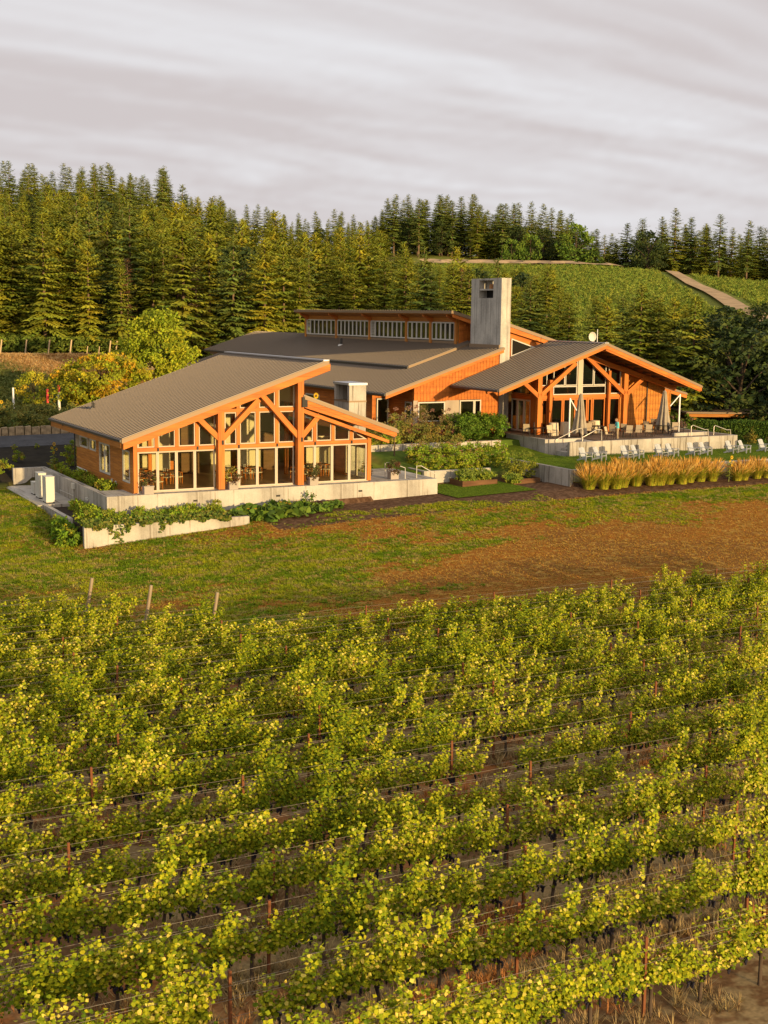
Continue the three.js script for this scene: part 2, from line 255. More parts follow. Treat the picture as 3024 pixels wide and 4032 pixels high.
{
  const detail = tex(512, 512, (u, v) => { const k = 0.62 + tfbm(u, v, 24, 24, 5, 3) * 0.55 + (tfbm(u, v, 6, 6, 3, 8) - 0.5) * 0.35; return [k, k, k * 0.95]; }, true, 1 / 9, 1 / 9);
  const mix = (A, B, t) => [lerp(A[0], B[0], t), lerp(A[1], B[1], t), lerp(A[2], B[2], t)];
  const mat = new THREE.MeshPhysicalMaterial({ specularIntensity: 0.12,  vertexColors: true, map: detail, roughness: 1 });
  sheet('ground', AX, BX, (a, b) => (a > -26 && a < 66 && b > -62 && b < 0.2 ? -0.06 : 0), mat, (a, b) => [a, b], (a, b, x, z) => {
    const r = Math.hypot(x, z), phi = Math.atan2(x, -z) * 57.2958, n = fbm(a * 0.09, b * 0.09, 4), m = fbm(a * 0.5, b * 0.5, 3);
    let c = mix([0.13, 0.17, 0.02], [0.17, 0.11, 0.04], ss(0.45, 0.65, n));
    if (a > 22 && a < 31 && b > -2.6 && b < 3) c = mix([0.06, 0.038, 0.022], [0.12, 0.07, 0.04], m);
    if (a < 6 && b > 15.5 && b < 28.2) c = mix([0.022, 0.019, 0.017], [0.035, 0.03, 0.02], m);
    if (r > 124 && r < 170 && phi < -2) { c = mix([0.58, 0.38, 0.16], [0.46, 0.28, 0.11], m); const gp = ss(0.45, 0.6, fbm(a * 0.05 + 3, b * 0.03 + 8, 3) + (147 - r) * 0.012); c = mix(c, [0.12, 0.16, 0.05], gp * 0.9); }
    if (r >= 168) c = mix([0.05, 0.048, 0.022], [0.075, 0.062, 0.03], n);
    if (r > 185 && phi > 4.2 && r < 417) c = mix([0.17, 0.22, 0.045], [0.12, 0.17, 0.035], m);
    if (r > 417 && r < 462 && phi > 0) c = mix([0.24, 0.22, 0.06], [0.15, 0.17, 0.04], m);
    if (a > 21 && a < 36 && b > 2.5 && b < 10.8) c = mix([0.075, 0.12, 0.018], [0.10, 0.14, 0.02], m);
    if (a > 21 && b > 10.2 && b < 17) c = [0.05, 0.035, 0.022];
    if (a > 30.5 && a < 90 && b > -3.2 && b < 20) c = mix([0.085, 0.135, 0.02], [0.10, 0.145, 0.022], m);
    return c;
  });
  // rough grass and red soil between the walls and the vines
  const A0 = -24, A1 = 64, B0 = -30, B1 = -0.5, W = 2048, Ht = 1024;
  const grassMask = (a, b) => { const edge = fbm(a * 0.055 + 2, b * 0.11 + 5, 3) * 1.1 + fbm(a * 0.25, b * 0.42 + 7, 3) * 0.8 + fbm(a * 1.5, b * 2.2, 3) * 0.5 - 1.2; const band = -0.017 * (a - 12) * ss(6, 40, a) * ss(-8, -17, b) + ss(-22, -10, b) * 0.64 - 0.34 + ss(16, -6, a) * 0.12; let m = edge * 1.25 + band; if (a > 7 && a < 30 && b > -5.2 + fbm(a * 0.4, 3, 2) * 1.6) m -= 0.7 * ss(7, 12, a) * ss(31, 27, a); if (a > 27) { m += 0.55 * ss(-10.5, -8.5, b) * ss(-6.2, -7.0, b); if (b > -6.8) m -= 0.8; } return m; };
  var GRASSMASK = grassMask;
  const hm = tex(W, Ht, (u, v) => {
    const a = lerp(A0, A1, u), b = lerp(B0, B1, v), m = grassMask(a, b), f = fbm(a * 5, b * 5, 3), f2 = fbm(a * 16, b * 16, 2), warm = fbm(a * 0.13 + 40, b * 0.3, 3), straw = fbm(a * 2.2 + 9, b * 4.5, 3);
    let soil = mix([0.27, 0.105, 0.016], [0.19, 0.085, 0.020], ss(0.35, 0.65, warm)); soil = mix(soil, [0.38, 0.23, 0.05], ss(0.55, 0.75, straw) * 0.8); if (b > -6.6 && a > 7 && a < 62) soil = mix([0.085, 0.045, 0.024], [0.14, 0.08, 0.045], ss(0.4, 0.65, f)); soil = soil.map(x => x * (0.62 + f2 * 0.7));
    let gr = mix([0.16, 0.205, 0.010], [0.095, 0.145, 0.008], ss(0.3, 0.7, f)); gr = mix(gr, [0.26, 0.21, 0.05], ss(0.52, 0.72, straw) * 0.5); gr = gr.map(x => x * (0.7 + f2 * 0.6));
    return mix(soil, gr, ss(-0.12, 0.18, m + (f - 0.5) * 0.7));
  });
  hm.wrapS = hm.wrapT = THREE.ClampToEdgeWrapping;
  sheet('grass_verge', inAx(AX, A0, A1), inAx(BX, B0, B1), 0.0, new THREE.MeshPhysicalMaterial({ specularIntensity: 0.12,  map: hm, roughness: 1 }), (a, b) => [(a - A0) / (A1 - A0), (b - B0) / (B1 - B0)]);
  // soil under the vines
  const V0 = -24, V1 = 50, U0 = -62, U1 = -30;
  const vm = tex(2048, 1024, (u, v) => {
    const a = lerp(V0, V1, u), b = lerp(U0, U1, v), n = fbm(a * 0.35, b * 0.8, 4), f = fbm(a * 4, b * 6, 3), f2 = fbm(a * 18, b * 18, 2), red = fbm(a * 0.5 + 70, b * 0.9, 3), ph = ((b + 29.3) / 2.45 % 1 + 1) % 1, row = ph < 0.26 || ph > 0.74;
    let c = mix([0.15, 0.080, 0.034], [0.27, 0.185, 0.085], ss(0.42, 0.62, n + (f - 0.5) * 0.5 + (row ? 0.05 : 0))); c = mix(c, [0.32, 0.12, 0.034], ss(0.55, 0.72, red) * 0.8); return c.map(x => x * (0.6 + f2 * 0.75));
  });
  vm.wrapS = vm.wrapT = THREE.ClampToEdgeWrapping;
  sheet('vineyard_soil', inAx(AX, V0, V1), inAx(BX, U0, U1), 0.0, new THREE.MeshPhysicalMaterial({ specularIntensity: 0.12,  map: vm, roughness: 1 }), (a, b) => [(a - V0) / (V1 - V0), (b - U0) / (U1 - U0)]);
  // driveway
  const dr = tex(512, 512, (u, v) => { const k = 0.8 + (tfbm(u, v, 40, 40, 4, 3) - 0.5) * 0.6 + (tfbm(u, v, 4, 4, 3, 5) - 0.5) * 0.4; return [0.085 * k, 0.085 * k, 0.09 * k]; }, true, 0.25, 0.25);
  const dm = new THREE.MeshPhysicalMaterial({ specularIntensity: 0.12,  map: dr, roughness: 0.95 });
  sheet('driveway', inAx(AX, -24, 13), [28, 29, 30, 31, 32, 33, 34, 34.4], 0.03, dm, (a, b) => [a, b]);
  // the hill beyond: grass bank, vineyard ground
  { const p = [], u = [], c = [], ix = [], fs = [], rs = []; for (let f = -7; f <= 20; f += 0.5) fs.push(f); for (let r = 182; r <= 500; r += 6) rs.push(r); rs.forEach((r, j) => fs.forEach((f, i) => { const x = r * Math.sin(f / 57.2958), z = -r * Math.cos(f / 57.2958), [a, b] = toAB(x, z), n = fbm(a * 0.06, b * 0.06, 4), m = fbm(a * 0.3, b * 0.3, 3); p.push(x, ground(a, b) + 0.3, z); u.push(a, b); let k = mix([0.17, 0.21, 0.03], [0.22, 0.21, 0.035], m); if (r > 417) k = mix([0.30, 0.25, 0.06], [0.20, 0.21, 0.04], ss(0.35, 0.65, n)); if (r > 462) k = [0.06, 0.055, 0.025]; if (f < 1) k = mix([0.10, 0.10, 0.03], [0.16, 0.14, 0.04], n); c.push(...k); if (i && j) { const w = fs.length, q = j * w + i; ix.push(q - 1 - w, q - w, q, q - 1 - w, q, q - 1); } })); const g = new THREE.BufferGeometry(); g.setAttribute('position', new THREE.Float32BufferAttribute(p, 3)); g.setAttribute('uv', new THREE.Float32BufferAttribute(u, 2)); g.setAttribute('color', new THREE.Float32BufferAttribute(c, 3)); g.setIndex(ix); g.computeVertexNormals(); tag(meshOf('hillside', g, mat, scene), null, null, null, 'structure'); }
  // strips on the hill: dirt track through the hill vineyard and a bank of bare earth under the trees
  const strip = (name, pts, w, mat, rise = 0) => { const g = new THREE.BufferGeometry(), p = [], u = [], ix = []; pts.forEach(([r, f], i) => { const q = i < pts.length - 1 ? pts[i + 1] : pts[i - 1], s = i < pts.length - 1 ? 1 : -1, at = ([r, f]) => [r * Math.sin(f / 57.2958), -r * Math.cos(f / 57.2958)]; const [x, z] = at([r, f]), [X, Z] = at(q); let dx = (X - x) * s, dz = (Z - z) * s; const l = Math.hypot(dx, dz); for (const k of [-1, -0.33, 0.33, 1]) { const px = x - dz / l * w * k, pz = z + dx / l * w * k, [a, b] = toAB(px, pz); p.push(px, ground(a, b) + 0.95 + (1 - k) / 2 * rise, pz); u.push(px, pz); } if (i) for (let k = 0; k < 3; k++) { const e = i * 4 + k; ix.push(e - 4, e - 3, e + 1, e - 4, e + 1, e); } }); g.setAttribute('position', new THREE.Float32BufferAttribute(p, 3)); g.setAttribute('uv', new THREE.Float32BufferAttribute(u, 2)); g.setIndex(ix); g.computeVertexNormals(); tag(meshOf(name, g, mat, scene), null, null, null, 'structure'); };
  const dirt = new THREE.MeshPhysicalMaterial({ specularIntensity: 0.12,  side: THREE.DoubleSide, map: tex(256, 256, (u, v) => { const k = 0.8 + (tfbm(u, v, 12, 12, 4, 3) - 0.5) * 0.7; return [0.50 * k, 0.345 * k, 0.19 * k]; }, true, 0.05, 0.05), roughness: 1 });
  const road = []; for (let k = 0; k <= 40; k++) { const t = k / 40; road.push([lerp(413, 190, t), interp([[0, 12.05], [0.35, 13.0], [0.7, 14.7], [1, 17.6]], t)]); } strip('dirt_road', road, 2.0, dirt);
  const bank = []; for (let k = 0; k <= 50; k++) bank.push([418 + Math.sin(k * 0.9) * 2.5, lerp(1.5, 9.9, k / 50)]); strip('earth_bank', bank, 1.8, dirt, 0.7);
}

// ---------------------------------------------------------------- shared building pieces
function roofPlane(parent, o, a0, y0, a1, y1, b0, b1, th = 0.1, step = 0.5, mat = M.roof) {
  const r = new MB(o).prism([[a0, y0 - th], [a1, y1 - th], [a1, y1], [a0, y0]], b0, b1, fB(0)).build('roof', mat, parent);
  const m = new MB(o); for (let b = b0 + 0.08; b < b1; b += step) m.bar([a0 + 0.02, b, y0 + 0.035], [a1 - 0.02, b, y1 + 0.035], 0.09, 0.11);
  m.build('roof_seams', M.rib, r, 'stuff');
  return r;
}
// boards laid level on a side wall (a = const), leaving openings [[b0,b1,y0,y1]..] free
function sideBoards(parent, o, aPos, th, b0, b1, y0, topf, holes, mat, h = 0.19) {
  const m = new MB(o);
  for (let y = y0; y < topf((b0 + b1) / 2) - 0.02; y += h) { const yt = Math.min(y + h - 0.012, topf((b0 + b1) / 2)); const cuts = holes.filter(q => y + h * 0.5 > q[2] && y + h * 0.5 < q[3]).sort((p, q) => p[0] - q[0]); let s = b0; for (const q of cuts) { if (q[0] > s) m.box(aPos, aPos + th, s, q[0], y, yt, 'b'); s = q[1]; } if (s < b1) m.box(aPos, aPos + th, s, b1, y, yt, 'b'); }
  m.build('siding', mat, parent, 'stuff');
  const k = new MB(o); const bs = [...new Set([b0, b1, ...holes.flatMap(q => [q[0], q[1]])])].sort((p, q) => p - q);
  for (let i = 0; i < bs.length - 1; i++) { const mid = (bs[i] + bs[i + 1]) / 2, hs = holes.filter(q => mid > q[0] && mid < q[1]).sort((p, q) => p[2] - q[2]); let s = y0; for (const q of hs) { if (q[2] > s) k.box(aPos + th * 0.4, aPos + th * 0.9, bs[i], bs[i + 1], s, q[2], 'b'); s = q[3]; } const t = topf(mid); if (t > s) k.box(aPos + th * 0.4, aPos + th * 0.9, bs[i], bs[i + 1], s, t, 'b'); }
  k.build('wall_core', mat, parent);
}
function downspout(parent, o, pts, r = 0.045) { new MB(o).tube(pts, r, 6).build('downspout', M.gutter, parent); }

// ---------------------------------------------------------------- glass-fronted dining pavilion
{
  const o = [0, 0, 0], T = a => 3.4 + 0.337 * (a + 0.89), T2 = a => 5.83 - 0.351 * (a - 11.16), bot = a => T(a) - 0.66;
  const h = thing('dining_pavilion', 'cedar and glass dining pavilion with a tall sloping metal roof above the concrete wall', 'building', 0, 0, 0);
  // roofs
  const r1 = roofPlane(h, o, -0.89, T(-0.89), 12.88, T(12.88), -0.62, 17.2, 0.1, 0.5);
  new MB(o).bar([12.75, -0.66, T(12.88) + 0.05], [12.75, 17.2, T(12.88) + 0.05], 0.42, 0.09).build('ridge_cap', M.ridge, r1);
  const r2 = roofPlane(h, o, 11.16, T2(11.16), 18.08, T2(18.08), -0.62, 13, 0.1, 0.5);
  new MB(o).box(18.05, 18.2, -0.6, 13, T2(18.08) - 0.16, T2(18.08) - 0.02).build('gutter', M.gutter, r2);
  const g1 = new MB(o).box(-1.02, -0.88, -0.6, 17.2, T(-0.89) - 0.15, T(-0.89) - 0.01).build('gutter', M.gutter, r1);
  // rakes: metal edge and timber barge beam
  new MB(o).prism([[-0.92, T(-0.92) - 0.22], [12.95, T(12.95) - 0.22], [12.95, T(12.95) + 0.04], [-0.92, T(-0.92) + 0.04]], -0.68, -0.624, fB(0)).build('metal_edge', M.cap, h);
  new MB(o).prism([[-0.8, bot(-0.8) + 0.03], [13.05, bot(13.05)], [13.05, T(13.05) - 0.22], [-0.8, T(-0.8) - 0.225]], -0.62, -0.3, fB(0)).build('barge_beam', M.timber, h);
  new MB(o).prism([[11.22, T2(11.22) - 0.2], [18.12, T2(18.12) - 0.2], [18.12, T2(18.12) + 0.03], [11.22, T2(11.22) + 0.03]], -0.68, -0.624, fB(0)).build('metal_edge', M.cap, h);
  new MB(o).prism([[11.25, T2(11.25) - 0.46], [18.02, T2(18.02) - 0.42], [18.02, T2(18.02) - 0.2], [11.25, T2(11.25) - 0.2]], -0.62, -0.42, fB(0)).build('barge_board', M.timber, h);
  new MB(o).prism([[11.25, T2(11.25) - 0.74], [17.9, T2(17.9) - 0.52], [17.9, T2(17.9) - 0.43], [11.25, T2(11.25) - 0.47]], -0.6, -0.36, fB(0)).build('barge_board', M.timber, h);
  const ch = a => 5.0 - 0.36 * (a - 11.2);
  new MB(o).prism([[11.2, ch(11.2) - 0.27], [17.5, ch(17.5) - 0.2], [17.5, ch(17.5)], [11.2, ch(11.2)]], -0.5, -0.2, fB(0)).build('tie_beam', M.timber, h);
  new MB(o).box(-0.88, -0.8, -0.3, 17, T(-0.89) - 0.55, T(-0.89) - 0.16, 'b').build('eave_board', M.siding, h);
  // soffits
  new MB(o).prism([[-0.8, T(-0.8) - 0.2], [12.8, T(12.8) - 0.2], [12.8, T(12.8) - 0.13], [-0.8, T(-0.8) - 0.13]], -0.28, 17.0, fB(0)).build('soffit', M.soffit, h);
  new MB(o).prism([[11.3, T2(11.3) - 0.2], [18, T2(18) - 0.2], [18, T2(18) - 0.13], [11.3, T2(11.3) - 0.13]], -0.28, 12.9, fB(0)).build('soffit', M.soffit, h);
  for (const b of [3.6, 7.4, 11.2]) new MB(o).bar([-0.7, b, T(-0.7) - 0.42], [12.7, b, T(12.7) - 0.42], 0.2, 0.42).build('rafter', M.timber, h);
  // posts and braces of the front truss
  const post = (a0, a1, b0, b1, y1) => new MB(o).box(a0, a1, b0, b1, 0.03, y1, 'y').build('post', M.timber, h);
  post(5.34, 5.76, -0.5, -0.08, bot(5.5) + 0.06); post(10.8, 11.22, -0.52, -0.08, bot(11) + 0.06); post(-0.02, 0.24, -0.04, 0.24, bot(0.1) + 0.03); post(16.12, 16.38, -0.04, 0.24, ch(16.2) - 0.1);
  const brace = (p, q) => new MB(o).bar([p[0], -0.3, p[1]], [q[0], -0.3, q[1]], 0.26, 0.33).build('brace', M.timber, h);
  brace([5.45, 3.25], [4.1, 4.55]); brace([5.65, 3.2], [8.15, 5.65]); brace([10.95, 3.15], [8.35, 5.95]); brace([11.1, 3.15], [12.4, 4.55]);
  for (const [a, y] of [[5.55, 2.98], [11.0, 2.98]]) new MB(o).box(a + 0.02, a + 0.14, -0.56, -0.52, y - 0.12, y + 0.16).build('lamp', M.iron, h);
  for (const a of [1.56, 4.13, 6.9, 9.55, 12.25, 14.92]) new MB(o).box(a - 0.05, a + 0.05, -0.09, -0.021, 2.56, 2.76).build('lamp', M.iron, h);
  new MB(o).box(11.05, 11.42, -0.66, -0.525, 5.1, 5.75).build('beam_cap', M.iron, h);
  // front glazing
  const F = fB(0.06), dl = [0.26, 1.55, 2.77, 3.97, 5.31], dm = [5.79, 6.93, 8.2, 9.53, 10.78], dn = [11.25, 12.27, 13.53, 14.8, 16.1];
  for (const d of [dl, dm, dn]) for (let i = 0; i < 4; i++) windowPoly(h, o, rect(d[i] + 0.004, d[i + 1] - 0.004, 0.04, 2.54), F, 0.085, M.frame, M.glass, 'glass_door', 0.1);
  for (const [a0, a1] of [[0.25, 5.33], [5.77, 10.79], [11.23, 16.11]]) new MB(o).box(a0, a1, -0.02, 0.2, 2.555, 2.79).build('lintel', M.timber, h);
  const up = (a0, a1, y0, f, nm = 'window') => { const t0 = f(a0), t1 = f(a1); let poly = t0 > y0 + 0.25 ? (t1 > y0 + 0.25 ? [[a0, y0], [a1, y0], [a1, t1], [a0, t0]] : null) : null; if (!poly) { const f0 = (y0 + 0.06 - t0) / (t1 - t0), am = a0 + (a1 - a0) * f0; poly = t1 > t0 ? [[Math.max(am, a0), y0], [a1, y0], [a1, t1]] : [[a0, y0], [Math.min(am, a1), y0], [a0, t0]]; } windowPoly(h, o, poly, F, 0.07, M.frame, M.glass, nm, 0.1); };
  const tw = a => bot(a) + 0.05, mul = a => new MB(o).box(a - 0.115, a + 0.115, 0.0, 0.18, 2.8, Math.min(tw(a), a > 11 ? ch(a) - 0.22 : 99), 'y').build('mullion', M.timber, h);
  for (const [a0, a1] of [[0.27, 1.37], [1.61, 2.7], [2.92, 4.01], [4.25, 5.33]]) up(a0, a1, 2.8, tw);
  [1.49, 2.81, 4.13].forEach(mul);
  for (const [a0, a1] of [[5.98, 6.77], [7.01, 8.1], [8.33, 9.44], [9.68, 10.8]]) windowPoly(h, o, rect(a0, a1, 2.8, 4.84), F, 0.07, M.frame, M.glass, 'window', 0.1);
  [6.89, 8.215, 9.56].forEach(mul);
  new MB(o).box(5.8, 10.79, -0.015, 0.19, 4.86, 5.07).build('lintel', M.timber, h);
  for (const [a0, a1] of [[7.01, 8.1], [8.33, 9.44], [9.68, 10.8]]) up(a0, a1, 5.08, tw);
  for (const [a0, a1] of [[11.3, 12.13], [12.37, 13.46], [13.69, 14.8], [15.04, 16.14]]) up(a0, a1, 2.8, a => ch(a) - 0.2);
  [12.25, 13.575, 14.92].forEach(mul);
  new MB(o).box(0.2, 16.2, 0.0, 0.3, -0.02, 0.035).build('door_sill', M.frame, h);
  // left side wall
  const holes = [[8.35, 12.45, 1.78, 2.56], [5.08, 7.55, 0.55, 2.54], [0.78, 2.28, 0.53, 2.56]];
  sideBoards(h, o, 0, 0.16, 0.25, 13.4, -0.25, () => T(0) - 0.3, holes, M.siding);
  const sw = (b0, b1, y0, y1, n) => { for (let i = 0; i < n; i++) windowPoly(h, o, rect(lerp(b0, b1, i / n) + 0.002, lerp(b0, b1, (i + 1) / n) - 0.002, y0, y1), fA(-0.03), 0.11, M.frame2, M.glass, 'window', 0.14); };
  sw(10.4, 12.45, 1.78, 2.56, 1); sw(8.35, 9.9, 1.78, 2.56, 1); new MB(o).box(-0.02, 0.1, 9.9, 10.4, 1.79, 2.55).build('panel', M.weathered, h);
  sw(5.08, 7.55, 0.55, 2.54, 2); sw(0.78, 2.28, 0.53, 2.56, 1);
  new MB(o).box(-0.05, 0.1, 12.45, 13.42, 1.7, 2.9).build('panel', M.weathered, h);
  new MB(o).box(-0.03, 0.12, 10.6, 13.3, -0.5, 0.28).build('skirting_panel', M.white, h);
  for (const [b, y] of [[4.5, 0.2], [3.65, 0.15]]) new MB(o).box(-0.08, -0.005, b, b + 0.22, y, y + 0.2).build('outlet', M.unit, h);
  downspout(h, o, [[-0.94, 13.5, 3.2], [-0.5, 13.5, 2.95], [-0.09, 13.5, 2.8], [-0.09, 13.5, -0.4]]);
  // other walls, floor and what can be seen inside
  new MB(o).box(0.3, 16.25, 0.32, 12.9, -0.03, 0.02, 'b').build('floor', M.floor, h);
  new MB(o).prism([[0.2, 0], [16.2, 0], [16.2, ch(16.2) - 0.1], [11.2, T2(11.2) - 0.2], [11.2, T(11.2) - 0.25], [0.2, T(0.2) - 0.25]], 12.9, 13.1, fB(0)).build('back_wall', M.cream, h);
  new MB(o).box(16.2, 16.36, 3.6, 12.9, 0, 3.1).build('side_wall', M.board, h);
  new MB(o).box(16.2, 16.36, 0.26, 3.6, 2.2, 3.1).build('side_wall', M.board, h);
  for (const b of [0.3, 1.95]) windowPoly(h, o, rect(b, b + 1.62, 0.05, 2.2), fA(16.22), 0.09, M.frame, M.glass, 'glass_door', 0.1);
  new MB(o).box(11.08, 11.2, 0.3, 12.9, 5.3, T(11.1) - 0.25).build('clerestory_wall', M.cream, h);
  for (const [a, b] of [[2.6, 5.2], [7.4, 5.2], [12.4, 5.2], [5.1, 9.0], [10, 9.0]]) new MB(o).box(a, a + 0.24, b, b + 0.24, 0.02, Math.min(T(a), T2(Math.max(a, 11.2))) - 0.35, 'y').build('inner_post', M.timber, h);
  for (const [a0, a1, b, y1, m] of [[0.4, 2.2, 5.9, 3.2, M.cream], [3.2, 4.5, 6.4, 3.9, M.cream], [5.9, 7.2, 8.2, 4.4, M.darkwood], [7.9, 8.9, 6.6, 5.2, M.cream], [9.4, 11.0, 6.2, 4.4, M.cream], [11.6, 13.2, 8.3, 2.7, M.darkwood], [14.0, 16.1, 5.2, 2.6, M.cream]]) new MB(o).box(a0, a1, b, b + 0.15, 0.02, y1).build('partition', m, h);
  new MB(o).box(9.5, 10.9, 7.0, 7.55, 0.02, 1.05).build('counter', M.timber, h); new MB(o).box(3.4, 4.9, 6.9, 7.5, 0.02, 1.1).build('counter', M.timber, h); new MB(o).box(13.9, 15.4, 5.7, 6.15, 0.8, 1.9).build('cabinet', M.darkwood, h);
  // small roof vent
  const rv = [1.6, 14.8, T(1.6)]; const vt = new MB(o); vt.tube([[1.6, 14.8, T(1.6) - 0.05], [1.6, 14.8, T(1.6) + 0.45]], 0.07, 7); vt.tube([[1.6, 14.35, T(1.6) - 0.05], [1.6, 14.35, T(1.6) + 0.4]], 0.06, 7); vt.box(1.3, 1.75, 14.2, 15.6, T(1.45) - 0.02, T(1.45) + 0.09); vt.build('roof_vent', M.gutter, r1);

  // tables and chairs inside
  const mkTable = () => { const t = thing('dining_table', 'wooden dining table laid with glasses inside the glass-fronted pavilion', 'table', 0, 0, 0, { group: 'dining tables in the pavilion' }); new MB().box(-0.8, 0.8, -0.45, 0.45, 0.7, 0.75).build('tabletop', M.darkwood, t); for (const i of [-1, 1]) for (const j of [-1, 1]) new MB().box(i * 0.7 - 0.04, i * 0.7 + 0.04, j * 0.36 - 0.04, j * 0.36 + 0.04, 0, 0.7, 'y').build('leg', M.darkwood, t); return t; };
  const mkChair = () => { const t = thing('dining_chair', 'curved-back wooden dining chair with a pale seat inside the pavilion', 'chair', 0, 0, 0, { group: 'dining chairs in the pavilion' }); new MB().box(-0.24, 0.24, -0.22, 0.24, 0.43, 0.48).build('seat', M.cloth, t); const bk = new MB(); const pts = []; for (let k = 0; k <= 6; k++) { const f = Math.PI * (k / 6); pts.push([-0.25 * Math.cos(f), 0.05 + 0.2 * Math.sin(f), 0.74]); } bk.tube(pts, 0.035, 5); bk.build('backrest', M.timber, t); for (const i of [-1, 1]) for (const j of [-1, 1]) new MB().box(i * 0.21 - 0.018, i * 0.21 + 0.018, j * 0.2 - 0.018, j * 0.2 + 0.018, 0, j > 0 ? 0.74 : 0.45, 'y').build('leg', M.timber, t); return t; };
  let tb = null, chh = null, gg = null; const tabs = [[1.6, 2.2], [3.6, 4.2], [7.2, 2.6], [9.3, 4.4], [12.6, 2.4], [14.4, 4.2], [1.9, 5.4]];
  for (const [a, b] of tabs) {
    if (!tb) { tb = mkTable(); tb.position.copy(P(a, b, 0.02)); } else copy(tb, a, b, 0.02);
    for (const [i, j, tt] of [[-0.4, -0.75, Math.PI], [0.4, -0.75, Math.PI], [-0.4, 0.75, 0], [0.4, 0.75, 0]]) { if (!chh) { chh = mkChair(); chh.position.copy(P(a + i, b + j, 0.02)); chh.rotation.y = TURN + tt; } else copy(chh, a + i, b + j, 0.02, tt); }
    if (!gg) { gg = thing('wine_glasses', 'set of wine glasses standing on a dining table inside the pavilion', 'glasses', a, b, 0.77, { group: 'wine glasses on the dining tables' }); for (let k = 0; k < 3; k++) { const gm = new MB(); gm.tube([[k * 0.13, k % 2 * 0.1, 0], [k * 0.13, k % 2 * 0.1, 0.1], [k * 0.13, k % 2 * 0.1, 0.19]], [0.03, 0.008, 0.04], 6); gm.build('glass', M.frame2, gg); }; } else copy(gg, a - 0.3, b, 0.77);
  }
}
// ---------------------------------------------------------------- concrete terrace wall round the pavilion
{
  const o = [-1.95, -0.85, -1.6], w = thing('terrace_wall', 'long streaked concrete retaining wall carrying the pavilion terrace', 'wall', ...o);
  new MB(o).box(-1.95, 21.12, -0.82, -0.42, -2.2, 0.0).build('front_wall', M.concrete, w);
  new MB(o).box(-1.95, -1.55, -0.42, 15.9, -2.2, 0.004).build('side_wall', M.concrete, w);
  new MB(o).box(-3.9, -1.55, 15.9, 16.25, -2.2, 0.008).build('end_wall', M.concrete, w);
  new MB(o).box(-1.55, 21.1, -0.42, 0.0, -0.15, -0.006).build('walkway', M.concrete, w);
  new MB(o).box(16.4, 21.12, 0.0, 6.0, -0.6, -0.008).build('patio', M.concrete, w);
  new MB(o).box(-1.55, 0, 0.0, 2.4, -0.5, -0.05).build('corner_slab', M.concrete, w);
  for (const a of [3.67, 9.27, 15.2]) { new MB(o).box(a - 0.14, a + 0.14, -0.835, -0.822, -0.6, -0.48).build('vent', M.iron, w); }
  new MB(o).box(-2.05, -1.955, 3.3, 3.75, -0.75, -0.6).build('vent', M.unit, w);
  const eb = new MB(o); eb.box(-2.09, -1.955, 6.6, 7.0, -0.42, -0.05); eb.tube([[-2.02, 6.8, -0.42], [-2.02, 6.8, -1.4]], 0.04, 6); eb.tube([[-1.99, 6.8, -0.9], [-1.99, 10.4, -0.95]], 0.025, 5); eb.build('electrical_box', M.unit, w);
  // the bed behind the side wall
  new MB(o).box(-1.55, 0, 2.4, 15.9, -0.6, -0.28, 'b').build('planting_bed', M.mulch, w);
  // pad for the heat pumps, low planter wall
  const p = [-4.3, -4.05, -2.4], pw = thing('planter_wall', 'low concrete planter wall stepping down in front of the long terrace wall', 'wall', ...p);
  new MB(p).box(-4.25, 5.95, -4.1, -3.8, -3.0, -1.2).build('front_wall', M.concrete, pw);
  new MB(p).box(-4.25, -3.98, -0.6, 5.7, -2.9, -1.2).build('side_wall', M.concrete, pw);
  new MB(p).box(-4.6, -1.97, 5.7, 15.9, -2.4, -1.22).build('pad', M.concrete, pw);
  new MB(p).box(-3.98, 6.1, -3.8, -0.84, -2.6, -1.42).build('soil', M.mulch, pw); new MB(p).box(-3.98, -1.97, -0.84, 5.7, -2.6, -1.42, 'b').build('soil', M.mulch, pw);
  const hp = (a, b, hh, w2, d, label) => { const t = thing('heat_pump', label, 'heat pump', a, b, -1.22); new MB().box(0, w2, 0, d, 0.08, hh, 'y').build('cabinet', M.unit, t); const gr = new MB(); for (let y = 0.25; y < hh - 0.15; y += 0.07) gr.box(-0.012, -0.002, 0.1, d - 0.1, y, y + 0.03, 'b'); gr.build('grille', M.frame2, t, 'stuff'); for (const i of [0.05, d - 0.1]) new MB().box(0, w2, i, i + 0.06, 0, 0.08).build('foot', M.iron, t); new MB().box(-0.02, w2 + 0.02, -0.02, d + 0.02, hh, hh + 0.03).build('lid', M.unit, t); };
  hp(-3.95, 6.1, 1.72, 0.55, 0.95, 'tall beige heat pump unit with its sunlit end towards the planter'); hp(-3.85, 8.5, 1.68, 0.5, 0.95, 'tall beige heat pump unit between its taller twin and the low box'); hp(-3.75, 10.4, 0.85, 0.4, 0.8, 'small low beige heat pump box against the concrete wall end');
}

